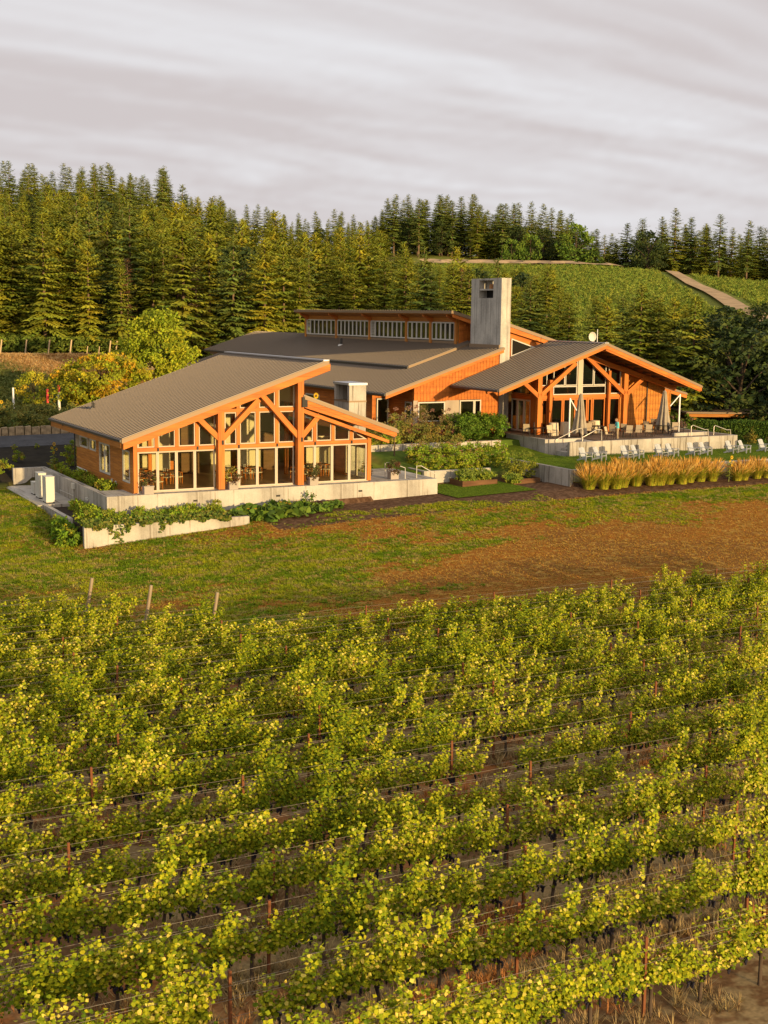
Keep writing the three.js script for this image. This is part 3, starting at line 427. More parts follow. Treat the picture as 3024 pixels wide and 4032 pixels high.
// ---------------------------------------------------------------- tasting hall with its clerestory, chimney and gabled wing
{
  const o = [28.3, 15.5, 1.45], h = thing('tasting_hall', 'large cedar-clad hall with stepped metal roofs, clerestory, concrete chimney and glazed gable', 'building', ...o);
  M.blackglass = new THREE.MeshStandardMaterial({ color: lin(0.018, 0.016, 0.012), roughness: 0.06 });
  const T1 = a => 4.759 + 0.3257 * (a - 25.457), T2 = a => 6.678 + 0.3217 * (a - 30.63), TC = a => 11.395 - 0.275 * (a - 35.19);
  // upright boards with battens on a front wall
  const boards = (f, u0, u1, y0, topf, holes, mat, w = 0.3) => { const m = new MB(o); for (let u = u0; u < u1 - 0.02; u += w) { const e = Math.min(u + w, u1), c = (u + e) / 2, cuts = holes.filter(q => c > q[0] && c < q[1]).sort((p, q) => p[2] - q[2]); let s = y0; const put = (ya, yb, top) => { if (yb - ya < 0.03) return; const t0 = top ? topf(u) : yb, t1 = top ? topf(e) : yb; m.prism([[u, ya], [e - 0.006, ya], [e - 0.006, t1], [u, t0]], 0.03, 0.12, f); m.prism([[e - 0.035, ya], [e + 0.03, ya], [e + 0.03, t1 - 0.01], [e - 0.035, t1 - 0.01]], 0, 0.03, f); }; for (const q of cuts) { put(s, q[2]); s = q[3]; } put(s, topf(c), true); } m.build('siding', mat, h, 'stuff'); };
  // lower roof
  const r1 = roofPlane(h, o, 25.457, T1(25.457), 36.62, T1(36.62), 15.08, 66, 0.1, 0.5);
  new MB(o).box(25.33, 25.45, 15.1, 66, 4.6, 4.745).build('gutter', M.gutter, r1);
  const rake = (pts, b, cap, wood, name = 'barge_board') => { const [[a0, y0], [a1, y1]] = pts; new MB(o).prism([[a0, y0 - cap], [a1, y1 - cap], [a1, y1 + 0.04], [a0, y0 + 0.04]], b - 0.06, b - 0.004, fB(0)).build('metal_edge', M.cap, h); new MB(o).prism([[a0 + 0.04, y0 - cap - wood], [a1 - 0.04, y1 - cap - wood], [a1 - 0.04, y1 - cap], [a0 + 0.04, y0 - cap]], b, b + 0.12, fB(0)).build(name, M.timber, h); };
  rake([[25.42, T1(25.42)], [36.66, T1(36.66)]], 15.08, 0.16, 0.24);
  new MB(o).prism([[25.6, T1(25.6) - 0.3], [36.4, T1(36.4) - 0.3], [36.4, T1(36.4) - 0.12], [25.6, T1(25.6) - 0.12]], 15.25, 60, fB(0)).build('soffit', M.soffit, h);
  // front wall of the lower storey
  const top1 = a => T1(a) - 0.28, holes = [[28.6, 31.22, 2.36, 4.06], [32.56, 34.72, 2.36, 4.14], [31.22, 32.56, 0, 4.11]];
  boards(fB(15.44), 28.29, 36.42, 1.2, top1, holes, M.board);
  new MB(o).box(31.22, 32.56, 15.46, 15.6, 1.2, 4.11).build('panel', M.panel, h); new MB(o).box(28.2, 28.6, 15.42, 15.5, 1.2, 4.15).build('panel', M.panel, h);
  windowPoly(h, o, rect(28.65, 31.19, 2.4, 4.02), fB(15.42), 0.1, M.frame2, M.darkglass, 'window', 0.14);
  windowPoly(h, o, rect(32.6, 34.02, 2.4, 4.1), fB(15.42), 0.1, M.frame2, M.darkglass, 'window', 0.14); windowPoly(h, o, rect(34.03, 34.68, 2.4, 4.1), fB(15.42), 0.1, M.frame2, M.darkglass, 'window', 0.14);
  new MB(o).box(28.3, 36.4, 17.6, 17.7, 1.2, 4.6).build('inner_wall', M.cream, h);
  // recess to the left
  sideBoards(h, o, 28.26, 0.14, 15.6, 19.6, 1.2, () => 5.3, [[15.8, 16.9, 2.3, 4.05]], M.board);
  windowPoly(h, o, rect(15.82, 16.88, 2.35, 4.0), fA(28.2), 0.1, M.frame2, M.blackglass, 'window', 0.14);
  boards(fB(19.6), 26.6, 28.26, 1.0, () => 5.0, [[27.0, 28.15, 1.0, 4.15]], M.board); windowPoly(h, o, rect(27.02, 28.12, 1.3, 4.1), fB(19.58), 0.1, M.frame2, M.darkglass, 'glass_door', 0.12);
  new MB(o).box(27, 28.2, 21.2, 21.3, 1.0, 4.6).build('inner_wall', M.cream, h);
  sideBoards(h, o, 26.6, 0.2, 19.7, 64, 0.2, () => 4.9, [[24, 26.5, 1.5, 3.8], [30, 33, 1.5, 3.8]], M.board, 0.24);
  for (const b of [24, 30]) windowPoly(h, o, rect(b, b + (b > 25 ? 3 : 2.5), 1.5, 3.8), fA(26.57), 0.12, M.frame2, M.blackglass, 'window', 0.14);
  // middle roof
  const r2 = roofPlane(h, o, 30.63, T2(30.63), 37.2, T2(37.2), 20.74, 71, 0.1, 0.5);
  new MB(o).box(30.5, 30.62, 20.76, 71, T2(30.63) - 0.16, T2(30.63) - 0.01).build('gutter', M.gutter, r2);
  rake([[30.6, T2(30.6)], [37.2, T2(37.2)]], 20.74, 0.13, 0.26);
  new MB(o).box(31.0, 31.15, 21.0, 70, 6.2, 6.72, 'b').build('wall_band', M.cap, h);
  new MB(o).prism([[31.15, 6.3], [37, 8.2], [37, T2(37) - 0.12], [31.15, T2(31.15) - 0.12]], 21.0, 21.1, fB(0)).build('end_wall', M.board, h);
  new MB(o).prism([[37.2, 7.3], [44, 7.0], [44, 6.4], [37.2, 6.4]], 48, 72, fB(0)).build('back_roof', M.roof, h); 
  roofPlane(h, o, 37.25, T2(37.2) + 0.02, 46, T2(37.2) - 2.6, 54.6, 71, 0.1, 0.4);
  const pv = new MB(o); pv.tube([[34.4, 41.6, T2(34.4)], [34.4, 41.6, T2(34.4) + 0.75]], 0.13, 8); pv.build('vent_pipe', M.gutter, r2); new MB(o).tube([[34.35, 41.6, T2(34.4) - 0.02], [34.35, 41.6, T2(34.4) + 0.16]], [0.32, 0.2], 9).build('vent_collar', M.white, r2);
  // clerestory
  new MB(o).box(36.3, 36.42, 22.2, 54.1, 8.2, 8.78, 'b').build('sill_band', M.cap, h); new MB(o).box(36.3, 36.42, 22.2, 54.1, 10.46, 11.05, 'b').build('head_band', M.siding, h);
  const grp = [[46.82, 54.03, 6, true], [39.21, 46.36, 8, false], [31.55, 38.79, 7, true], [26.84, 31.21, 5, false], [22.61, 26.62, 5, false]];
  for (const [b0, b1, n, lou] of grp) {
    let e = b1;
    if (lou) { e = b1 - 0.98; const lv = new MB(o); lv.ring(rect(e, b1, 8.84, 10.44), inset(rect(e, b1, 8.84, 10.44), 0.1), 0, 0.12, fA(36.24)); for (let y = 9.0; y < 10.35; y += 0.15) lv.bar([36.3, e + 0.1, y], [36.3, b1 - 0.1, y], 0.1, 0.06); lv.build('louvre', M.frame2, h); }
    for (let i = 0; i < n; i++) windowPoly(h, o, rect(lerp(b0, e, i / n), lerp(b0, e, (i + 1) / n) - 0.004, 8.84, 10.44), fA(36.24), 0.11, M.frame2, M.blackglass, 'window', 0.12);
  }
  for (const b of [46.36, 38.79, 31.21, 26.62, 22.2, 54.03]) new MB(o).box(36.2, 36.42, b + 0.03, b + (b === 22.2 ? 0.38 : 0.42), 8.5, 10.9, 'y').build('clerestory_post', M.siding, h);
  const rc = roofPlane(h, o, 35.19, TC(35.19), 45.5, TC(45.5), 21.25, 54.8, 0.14, 0.5);
  new MB(o).box(35.08, 35.18, 21.2, 54.85, TC(35.19) - 0.2, TC(35.19) + 0.05, 'b').build('metal_edge', M.cap, rc);
  new MB(o).prism([[35.2, TC(35.2) - 0.26], [37.9, TC(37.9) - 0.26], [37.9, TC(37.9) - 0.145], [35.2, TC(35.2) - 0.145]], 21.4, 54.7, fB(0)).build('soffit', M.siding, h);
  new MB(o).prism([[35.16, TC(35.16) - 0.2], [37.9, TC(37.9) - 0.2], [37.9, TC(37.9) + 0.05], [35.16, TC(35.16) + 0.05]], 21.18, 21.245, fB(0)).build('metal_edge', M.cap, h);
  new MB(o).prism([[35.25, TC(35.25) - 0.5], [37.85, TC(37.85) - 0.55], [37.85, TC(37.85) - 0.2], [35.25, TC(35.25) - 0.2]], 21.25, 21.39, fB(0)).build('barge_board', M.timber, h);
  for (const b of [22.27, 26.51, 31.11, 38.7, 46.32, 53.6]) new MB(o).prism([[35.3, TC(35.3) - 0.45], [36.3, TC(36.3) - 0.75], [36.3, TC(36.3) - 0.27], [35.3, TC(35.3) - 0.27]], b + 0.02, b + 0.24, fB(0)).build('bracket', M.timber, h);
  boards(fB(22.05), 36.42, 38.2, 8.3, a => TC(a) - 0.26, [], M.board, 0.42);
  new MB(o).box(38.2, 38.35, 21.5, 22.2, 8.3, TC(38.2) - 0.3, 'y').build('panel', M.panel, h);
  downspout(h, o, [[37.9, 21.3, 10.6], [37.9, 21.2, 10.4], [37.6, 21.1, 10.2], [37.6, 21.05, 9.0], [37.1, 20.95, 8.6]], 0.06);
  // chimney: piers, shelves and a flue
  const cb = new MB(o); cb.box(36.417, 37.37, 15.38, 16.66, 1.1, 14.17); const ch = cb.build('chimney', M.oldconcrete, h);
  new MB(o).box(36.417, 37.37, 18.9, 20.16, 1.1, 14.17).build('chimney_pier', M.oldconcrete, ch); new MB(o).box(36.417, 37.37, 16.66, 18.9, 1.1, 12.53).build('chimney_body', M.oldconcrete, ch);
  new MB(o).box(36.43, 37.36, 16.66, 18.9, 13.165, 13.29).build('chimney_shelf', M.oldconcrete, ch); new MB(o).box(36.425, 37.365, 16.66, 18.9, 14.01, 14.16).build('chimney_cap', M.oldconcrete, ch);
  new MB(o).box(37.2, 37.3, 16.66, 18.9, 12.53, 13.165, 'b').build('chimney_back', M.iron, ch); new MB(o).box(37.2, 37.3, 18.0, 18.9, 13.29, 14.01).build('chimney_back', M.oldconcrete, ch);
  new MB(o).tube([[36.85, 17.6, 13.29], [36.85, 17.6, 13.7]], [0.22, 0.18], 10).build('flue', new THREE.MeshStandardMaterial({ color: lin(0.38, 0.17, 0.06), roughness: 0.8 }), ch);
  new MB(o).box(36.3, 36.416, 15.4, 20.16, T1(36.4) - 0.1, T1(36.4) + 0.32, 'b').build('flashing', M.cap, ch);
  // shed roof right of the chimney, wall and three-cornered window
  const TS = a => 10.37 - 0.288 * (a - 37.5);
  roofPlane(h, o, 37.42, TS(37.42), 43.2, TS(43.2), 15.85, 21.6, 0.1, 0.5);
  new MB(o).prism([[37.4, TS(37.4) - 0.2], [43.1, TS(43.1) - 0.2], [43.1, TS(43.1) + 0.04], [37.4, TS(37.4) + 0.04]], 15.78, 15.845, fB(0)).build('metal_edge', M.cap, h);
  new MB(o).prism([[37.4, TS(37.4) - 0.62], [43, TS(43) - 0.5], [43, TS(43) - 0.2], [37.4, TS(37.4) - 0.2]], 15.85, 16.0, fB(0)).build('barge_board', M.timber, h);
  new MB(o).prism([[37.37, 6.4], [42.9, 8.2], [42.9, TS(42.9) - 0.3], [37.37, TS(37.37) - 0.3]], 16.2, 16.34, fB(0)).build('gable_wall', M.board, h);
  windowPoly(h, o, [[38.0, 7.62], [40.45, 8.42], [38.0, 9.18]], fB(16.1), 0.09, M.frame2, M.blackglass, 'window', 0.1);
  // ---- gabled wing
  const RA = 41.86, RY = 8.936, HW = 10.18, S = 0.3527, TG = a => RY - S * Math.abs(a - RA);
  const gl = roofPlane(h, o, RA - HW, TG(RA - HW), RA, RY, 8.08, 16.25, 0.1, 0.5), gr = roofPlane(h, o, RA, RY, RA + HW, TG(RA + HW), 8.08, 14.6, 0.1, 0.5);
  new MB(o).box(RA - 0.2, RA + 0.2, 8.02, 16.2, RY + 0.01, RY + 0.08, 'b').build('ridge_cap', M.ridge, gl);
  new MB(o).box(RA - HW - 0.13, RA - HW, 8.1, 15.4, TG(RA - HW) - 0.15, TG(RA - HW) - 0.01, 'b').build('gutter', M.gutter, gl);
  for (const s of [-1, 1]) {
    const e = RA + s * HW, L = (t, d) => [RA + s * t, TG(RA + s * t) - d], ord = q => s > 0 ? q : q.slice().reverse();
    new MB(o).prism(ord([L(HW + 0.03, 0.15), L(HW + 0.03, -0.04), L(0, -0.04), L(0, 0.15)]), 8.0, 8.076, fB(0)).build('metal_edge', M.cap, h);
    new MB(o).prism(ord([L(HW - 0.02, 0.42), L(HW - 0.02, 0.15), L(0, 0.15), L(0, 0.42)]), 8.04, 8.2, fB(0)).build('barge_board', M.timber, h);
    if (s > 0) new MB(o).prism(ord([L(HW - 0.1, 0.52), L(HW - 0.1, 0.42), L(0, 0.42), L(0, 0.58)]), 8.1, 8.24, fB(0)).build('barge_board', M.timber, h);
    new MB(o).prism(ord([L(HW - 0.04, 0.2), L(HW - 0.04, 0.12), L(0, 0.12), L(0, 0.2)]), 8.2, s < 0 ? 15.4 : 14.4, fB(0)).build('soffit', M.soffit, h);
    for (let t = 0.7; t < HW; t += 0.95) new MB(o).box(RA + s * t - 0.05, RA + s * t + 0.05, 8.25, 11.3, TG(RA + s * t) - 0.36, TG(RA + s * t) - 0.2, 'b').build('purlin', M.darkwood, h);
  }
  new MB(o).bar([RA + 0.1, 11.05, 7.85], [51.7, 11.05, 4.98], 0.26, 0.38).build('truss_beam', M.timber, h); new MB(o).bar([RA - 0.1, 11.05, 7.85], [32.4, 11.05, 5.05], 0.26, 0.36).build('truss_beam', M.timber, h);
  const post = (a0, a1, b0, b1, y1, y0 = 1.47) => new MB(o).box(a0, a1, b0, b1, y0, y1, 'y').build('post', M.timber, h);
  post(37.26, 37.66, 10.86, 11.24, 6.4); post(46.02, 46.44, 10.86, 11.24, 6.4); post(38.52, 38.8, 11.0, 11.28, 5.9); post(44.5, 44.72, 11.0, 11.26, 6.6);
  const brace = (p, q) => new MB(o).bar([p[0], 10.98, p[1]], [q[0], 10.98, q[1]], 0.24, 0.34).build('brace', M.timber, h);
  brace([37.35, 4.6], [36.0, 5.65]); brace([37.55, 4.65], [41.0, 7.25]); brace([46.15, 4.65], [42.1, 7.8]); brace([46.35, 4.65], [48.1, 5.95]);
  // glazing of the gable
  const G = fB(11.36), gd = [[37.98, 38.6], [38.82, 40.1], [40.14, 41.4], [41.44, 42.6], [42.64, 43.1], [43.14, 44.46], [44.74, 46.0]];
  for (const [a0, a1] of gd) windowPoly(h, o, rect(a0, a1, 1.5, 4.32), G, 0.12, M.timber, M.darkglass, 'glass_door', 0.12);
  new MB(o).box(37.66, 46.02, 11.3, 11.5, 4.33, 4.62).build('lintel', M.timber, h);
  for (const [a0, a1] of [[39.1, 41.5], [42.0, 44.46], [44.74, 46.0]]) windowPoly(h, o, rect(a0, a1, 4.64, 5.36), G, 0.08, M.frame2, M.darkglass, 'window', 0.12);
  const tg = a => TG(a) - 0.62;
  for (const [a0, a1] of [[37.7, 38.48], [39.1, 40.24], [40.3, 41.5], [42.0, 43.14], [43.2, 44.46], [44.74, 46.0]]) windowPoly(h, o, [[a0, 5.4], [a1, 5.4], [a1, tg(a1)], [a0, tg(a0)]], G, 0.07, M.frame2, M.darkglass, 'window', 0.12);
  new MB(o).box(41.52, 41.98, 11.28, 11.52, 4.63, 8.3, 'y').build('king_post', M.frame, h); new MB(o).box(37.7, 38.5, 11.36, 11.46, 4.64, 5.38).build('panel', M.board, h);
  // side wall with doors, facing the chimney base
  for (const [b0, b1] of [[12.5, 13.45], [13.47, 14.42], [14.44, 15.36]]) windowPoly(h, o, rect(b0, b1, 1.5, 4.18), fA(37.66), 0.12, M.frame2, M.darkglass, 'glass_door', 0.12);
  new MB(o).box(37.64, 37.84, 11.5, 12.48, 1.47, 6.6, 'y').build('panel', M.board, h); new MB(o).box(37.64, 37.84, 12.48, 15.38, 4.2, 4.55, 'b').build('lintel', M.timber, h); windowPoly(h, o, rect(12.5, 15.36, 4.58, 6.3), fA(37.68), 0.1, M.siding, M.darkglass, 'window', 0.1);
  // walls right of the gable
  const tw = a => TG(a) - 0.3;
  boards(fB(11.9), 46.44, 51.2, 1.47, tw, [], M.siding); boards(fB(14.0), 51.2, 53.7, 1.2, () => 4.6, [[51.55, 52.7, 2.8, 4.4]], M.siding); new MB(o).box(51.2, 51.36, 12, 14.0, 1.4, 5.0, 'b').build('side_wall', M.siding, h);
  windowPoly(h, o, rect(51.58, 52.66, 2.84, 4.36), fB(13.96), 0.1, M.frame2, M.darkglass, 'window', 0.12); downspout(h, o, [[49.3, 11.86, 5.6], [49.3, 11.86, 1.5]], 0.04);
  const r3 = roofPlane(h, o, 48.2, 6.15, 55.6, 4.3, 14.0, 26, 0.1, 0.5); rake([[48.2, 6.15], [55.6, 4.3]], 14.0, 0.12, 0.28);
  new MB(o).prism([[48.3, 5.9], [55.5, 4.1], [55.5, 4.2], [48.3, 6.0]], 14.2, 26, fB(0)).build('soffit', M.soffit, h);
  // inside of the wing
  new MB(o).box(37.9, 51.1, 11.6, 22, 1.3, 1.47, 'b').build('floor', M.floor, h); new MB(o).prism([[37.8, 1.4], [51, 1.4], [51, TG(51) - 0.2], [RA, RY - 0.2], [37.8, TG(37.8) - 0.2]], 22, 22.2, fB(0)).build('inner_wall', M.darkwood, h);
  new MB(o).box(51.0, 51.15, 14.1, 22, 1.4, 5.4, 'b').build('inner_wall', M.cream, h); for (const [a, b] of [[39.3, 15], [43.5, 15.5]]) post(a, a + 0.26, b, b + 0.26, TG(a) - 0.3); new MB(o).box(43.2, 43.9, 14.4, 14.5, 1.47, 4.0).build('inner_panel', M.cream, h); new MB(o).box(38.5, 42.4, 16.5, 17.2, 1.47, 2.6).build('bar_counter', M.timber, h);
  new MB(o).prism([[RA, RY - 0.3], [RA - 8, TG(RA - 8) - 0.3], [RA - 8, TG(RA - 8) - 0.15], [RA, RY - 0.15]], 15.4, 22, fB(0)).build('ceiling', M.soffit, h); new MB(o).prism([[RA, RY - 0.3], [RA + HW, TG(RA + HW) - 0.3], [RA + HW, TG(RA + HW) - 0.15], [RA, RY - 0.15]], 14.6, 22, fB(0)).build('ceiling', M.soffit, h);
  roofPlane(h, o, RA, RY, 48.3, TG(48.3), 14.6, 23, 0.1, 0.5);
  // dish and aerial on the ridge
  const sd = thing('satellite_dish', 'small white satellite dish with an aerial mast on the gable ridge', 'satellite dish', 41.95, 9.6, 9.0); const dm = new MB(); for (let k = 0; k < 12; k++) for (let r = 0; r < 3; r++) { const f = (k, r) => { const q = k / 12 * 6.283, R = r * 0.13; return [-0.35 + R * Math.cos(q), 0.2 - R * R * 1.2, 0.45 + R * Math.sin(q)]; }; dm.quad(dm.v(...f(k, r)), dm.v(...f(k + 1, r)), dm.v(...f(k + 1, r + 1)), dm.v(...f(k, r + 1))); } dm.build('dish', M.unit, sd); new MB().tube([[-0.35, 0.22, 0.45], [-0.1, 0.2, 0.1], [0, 0.2, -0.1]], 0.035, 6).build('arm', M.steel, sd); new MB().tube([[0.12, 0, -0.1], [0.12, 0, 1.05]], 0.028, 6).build('mast', M.white, sd);
}
// ---------------------------------------------------------------- outdoor fireplace tower behind the pavilion
{
  const o = [17.65, 5.9, 0], t = thing('fireplace_tower', 'square concrete outdoor fireplace stack with an open top niche beside the pavilion roof', 'chimney', ...o);
  new MB(o).box(17.65, 19.0, 5.9, 8.35, -0.3, 4.85).build('stack', M.concrete, t); new MB(o).box(17.62, 19.03, 5.87, 8.38, 4.852, 4.96).build('band', M.cap, t);
  new MB(o).box(17.66, 19.0, 5.9, 6.2, 4.962, 6.06).build('niche_wall', M.concrete, t); new MB(o).box(17.66, 19.0, 8.05, 8.35, 4.962, 6.06).build('niche_wall', M.concrete, t); new MB(o).box(18.7, 19.0, 6.2, 8.05, 4.962, 6.06).build('niche_back', M.concrete, t);
  new MB(o).box(17.58, 19.07, 5.82, 8.42, 6.062, 6.22).build('cap', M.ridge, t); new MB(o).tube([[18.2, 6.9, 4.96], [18.2, 6.9, 5.5]], [0.16, 0.12], 8).build('flue', M.iron, t);
}
// ---------------------------------------------------------------- upper terrace, steps, lawn walls
{
  const o = [36, 4.65, 0.4], t = thing('upper_terrace', 'concrete-walled terrace with brown paving in front of the glazed gable', 'terrace', ...o);
  new MB(o).box(36.08, 53.11, 4.65, 4.97, -0.4, 1.452).build('front_wall', M.concrete, t);
  new MB(o).box(35.6, 35.92, 7.3, 12.9, -0.4, 1.456).build('side_wall', M.concrete, t); new MB(o).box(35.92, 39.15, 7.18, 7.48, -0.4, 1.456).build('stair_wall', M.concrete, t);
  new MB(o).box(52.8, 53.1, 4.97, 13.6, -0.4, 1.45).build('end_wall', M.concrete, t);
  M.paving = new THREE.MeshStandardMaterial({ map: tex(512, 512, (u, v) => { const k = 0.8 + (tfbm(u, v, 30, 30, 4, 3) - 0.5) * 0.5 + (tfbm(u, v, 5, 5, 3, 5) - 0.5) * 0.4; return [0.17 * k, 0.115 * k, 0.075 * k]; }, true, 0.2, 0.2), roughness: 0.8 });
  const step = 1.6; for (let a = 39.16; a < 52.7; a += step) for (let b = 4.98; b < 11.2; b += step) new MB(o).box(a + 0.006, Math.min(a + step, 52.79) - 0.006, b + 0.006, Math.min(b + step, 11.34) - 0.006, 1.3, 1.444).build('paving_slab', M.paving, t);
  for (let b = 7.5; b < 15; b += step) for (let a = 35.93; a < 38; a += step) new MB(o).box(a + 0.006, Math.min(a + step, 39.14) - 0.006, b + 0.006, Math.min(b + step, 15.3) - 0.006, 1.3, 1.444).build('paving_slab', M.paving, t);
  for (let i = 0; i < 5; i++) new MB(o).box(36.6 + i * 0.5, i === 4 ? 39.14 : 37.1 + i * 0.5, 4.98, 7.17, -0.3, 0.55 + i * 0.205).build('step', M.oldconcrete, t);
  new MB(o).box(47.2, 50.75, 5.6, 5.9, 1.45, 1.72).build('seat_wall', M.concrete, t); new MB(o).box(36.9, 38.6, 7.9, 8.1, 1.45, 1.5).build('drain', M.iron, t);
  const rail = (label, pts) => { const q = pts[0], r = thing('handrail', label, 'handrail', ...q); const m = new MB(q); m.tube(pts.slice(0), 0.035, 6); m.build('rail', M.steel, r); };
  rail('bent steel handrail at the foot of the terrace steps', [[36.45, 7.0, 0.5], [36.45, 7.0, 1.4], [36.6, 7.0, 1.5], [38.4, 7.0, 2.2], [38.9, 7.0, 2.25], [38.95, 7.0, 1.45]]); rail('bent steel handrail on the front side of the terrace steps', [[37.6, 5.1, 0.9], [37.6, 5.1, 1.75], [38.9, 5.1, 2.3], [39.4, 5.1, 2.3], [39.45, 5.1, 1.45]]);
  rail('bent steel handrail at the right end of the low seat wall', [[48.7, 5.33, 1.45], [48.7, 5.33, 2.25], [48.85, 5.33, 2.35], [50.1, 5.3, 1.95], [50.45, 5.28, 1.95], [50.5, 5.28, 1.45]]); rail('bent steel handrail at the far end of the terrace front wall', [[51.12, 5.33, 1.45], [51.12, 5.33, 2.15], [51.25, 5.33, 2.25], [52.5, 5.3, 1.85], [52.88, 5.28, 1.85], [52.93, 5.28, 1.45]]);
  // lawn retaining walls
  const q = [30.6, -3.3, -0.6], lw = thing('lawn_wall', 'low grey concrete wall holding up the lawn beside the vegetable boxes', 'wall', ...q);
  new MB(q).box(30.45, 30.75, -3.3, 5.2, -1.2, 0.44).build('side_wall', M.concrete, lw); new MB(q).box(30.75, 60, -3.3, -3.02, -1.2, 0.436).build('front_wall', M.concrete, lw);
  const lg = (name, mat, f) => { const ai = [], bi = []; for (let a = 30.76; a <= 75; a += 0.6) ai.push(a); for (let b = -3.0; b <= 4.66; b += 0.55) bi.push(b); return sheet(name, ai, bi, (a, b) => f(a, b) - ground(a, b), mat, (a, b) => [a, b]); };
  M.lawn = new THREE.MeshPhysicalMaterial({ specularIntensity: 0.12, map: tex(512, 512, (u, v) => { const k = 0.7 + (tfbm(u, v, 60, 60, 3, 3) - 0.5) * 0.9 + (tfbm(u, v, 5, 5, 4, 5) - 0.5) * 0.4; return [0.14 * k, 0.20 * k, 0.014 * k]; }, true, 0.35, 0.35), roughness: 1 });
  lg('lawn', M.lawn, () => 0.425);
  const up = []; for (let a = 30.2; a <= 35.6; a += 0.6) up.push(a); sheet('lawn', up, [4.66, 5.2, 5.8, 6.4, 7, 7.6, 8.2, 8.8, 9.4, 10, 10.6], (a, b) => lerp(0.425, 0.72, ss(5, 10.5, b)) - ground(a, b), M.lawn, (a, b) => [a, b]);
  // turf in front of the vegetable boxes
  const tu = []; for (let a = 21.2; a <= 27.6; a += 0.4) tu.push(a); const tb = []; for (let b = -3.4; b <= 4.2; b += 0.4) tb.push(b);
  sheet('turf', tu, tb, (a, b) => 0.05, M.lawn, (a, b) => [a, b]);
  // low walls of the kitchen garden
  const gw = (label, list) => { const z = [list[0][0], list[0][2], list[0][4]], w = thing('garden_wall', label, 'wall', ...z); for (const [a0, a1, b0, b1, y0, y1] of list) new MB(z).box(a0, a1, b0, b1, y0, y1).build('wall_length', M.concrete, w); };
  gw('long low concrete wall behind the flower bed, under the hall windows', [[21.6, 33.4, 10.3, 10.6, 0.2, 1.2]]); gw('short low concrete wall on the lawn behind the pavilion patio', [[19.8, 22.8, 8.5, 8.75, -0.4, 0.34]]);
  gw('low grey stone edging round the big flower bed', [[22.0, 22.25, 2.6, 8.2, -0.9, 0.08], [22.25, 27.6, 2.6, 2.85, -0.9, 0.07]]);
  // wooden vegetable boxes
  const bx = (a0, a1, b0, b1, y0, y1, label) => { const z = [a0, b0, y0], w = thing('planter_box', label, 'planter', ...z); new MB(z).box(a0, a1, b0, b0 + 0.07, y0, y1).build('plank', M.boxwood, w); new MB(z).box(a0, a1, b1 - 0.07, b1, y0, y1).build('plank', M.boxwood, w); new MB(z).box(a0, a0 + 0.07, b0 + 0.07, b1 - 0.07, y0, y1 - 0.005, 'b').build('plank', M.boxwood, w); new MB(z).box(a1 - 0.07, a1, b0 + 0.07, b1 - 0.07, y0, y1 - 0.005, 'b').build('plank', M.boxwood, w); new MB(z).box(a0 + 0.07, a1 - 0.07, b0 + 0.07, b1 - 0.07, y0 + 0.02, y1 - 0.06).build('soil', M.mulch, w); };
  bx(24.0, 26.9, 0.6, 2.4, -1.0, -0.5, 'dark timber vegetable box full of pale leafy greens beside the turf'); bx(27.9, 30.2, 0.0, 1.7, -0.95, -0.48, 'dark timber vegetable box with taller bushy herbs against the lawn wall');
}

// ---------------------------------------------------------------- plants
const V3 = (x, y, z) => new THREE.Vector3(x, y, z);
// one leaf: a folded kite from p along d, side vector s, with lobes when wide
function leaf(m, p, d, s, len, wid, col, fold = 0.25, four = false) {
  const nx = d.y * s.z - d.z * s.y, ny = d.z * s.x - d.x * s.z, nz = d.x * s.y - d.y * s.x, at = (l, w, f) => [p.x + d.x * l * len + s.x * w * wid + nx * f * wid, p.y + d.y * l * len + s.y * w * wid + ny * f * wid, p.z + d.z * l * len + s.z * w * wid + nz * f * wid];
  m.col = col; const A = at(0, 0, 0), C = at(1, 0, 0);
  if (four) { const c0 = at(0.12, 0.42, fold), c1 = at(0.58, 0.5, fold), d0 = at(0.12, -0.42, fold), d1 = at(0.58, -0.5, fold); m.tri(A, c0, C); m.tri(c0, c1, C); m.tri(A, C, d0); m.tri(d0, C, d1); } else { const L = at(0.45, 0.5, fold), R = at(0.45, -0.5, fold); m.tri(A, L, C); m.tri(A, C, R); }
}
const rdir = (R, up = 0) => { const z = R() * 2 - 1, f = R() * 6.283, r = Math.sqrt(1 - z * z); return V3(r * Math.cos(f), z + up, r * Math.sin(f)).normalize(); };
const perp = (d, R) => { const t = rdir(R); return t.sub(d.clone().multiplyScalar(t.dot(d))).normalize(); };
const mixc = (A, B, t) => [lerp(A[0], B[0], t), lerp(A[1], B[1], t), lerp(A[2], B[2], t)];
const vary = (c, R, k = 0.25) => { const f = 1 + (R() - 0.5) * 2 * k; return [c[0] * f * (1 + (R() - 0.5) * k), c[1] * f, c[2] * f]; };

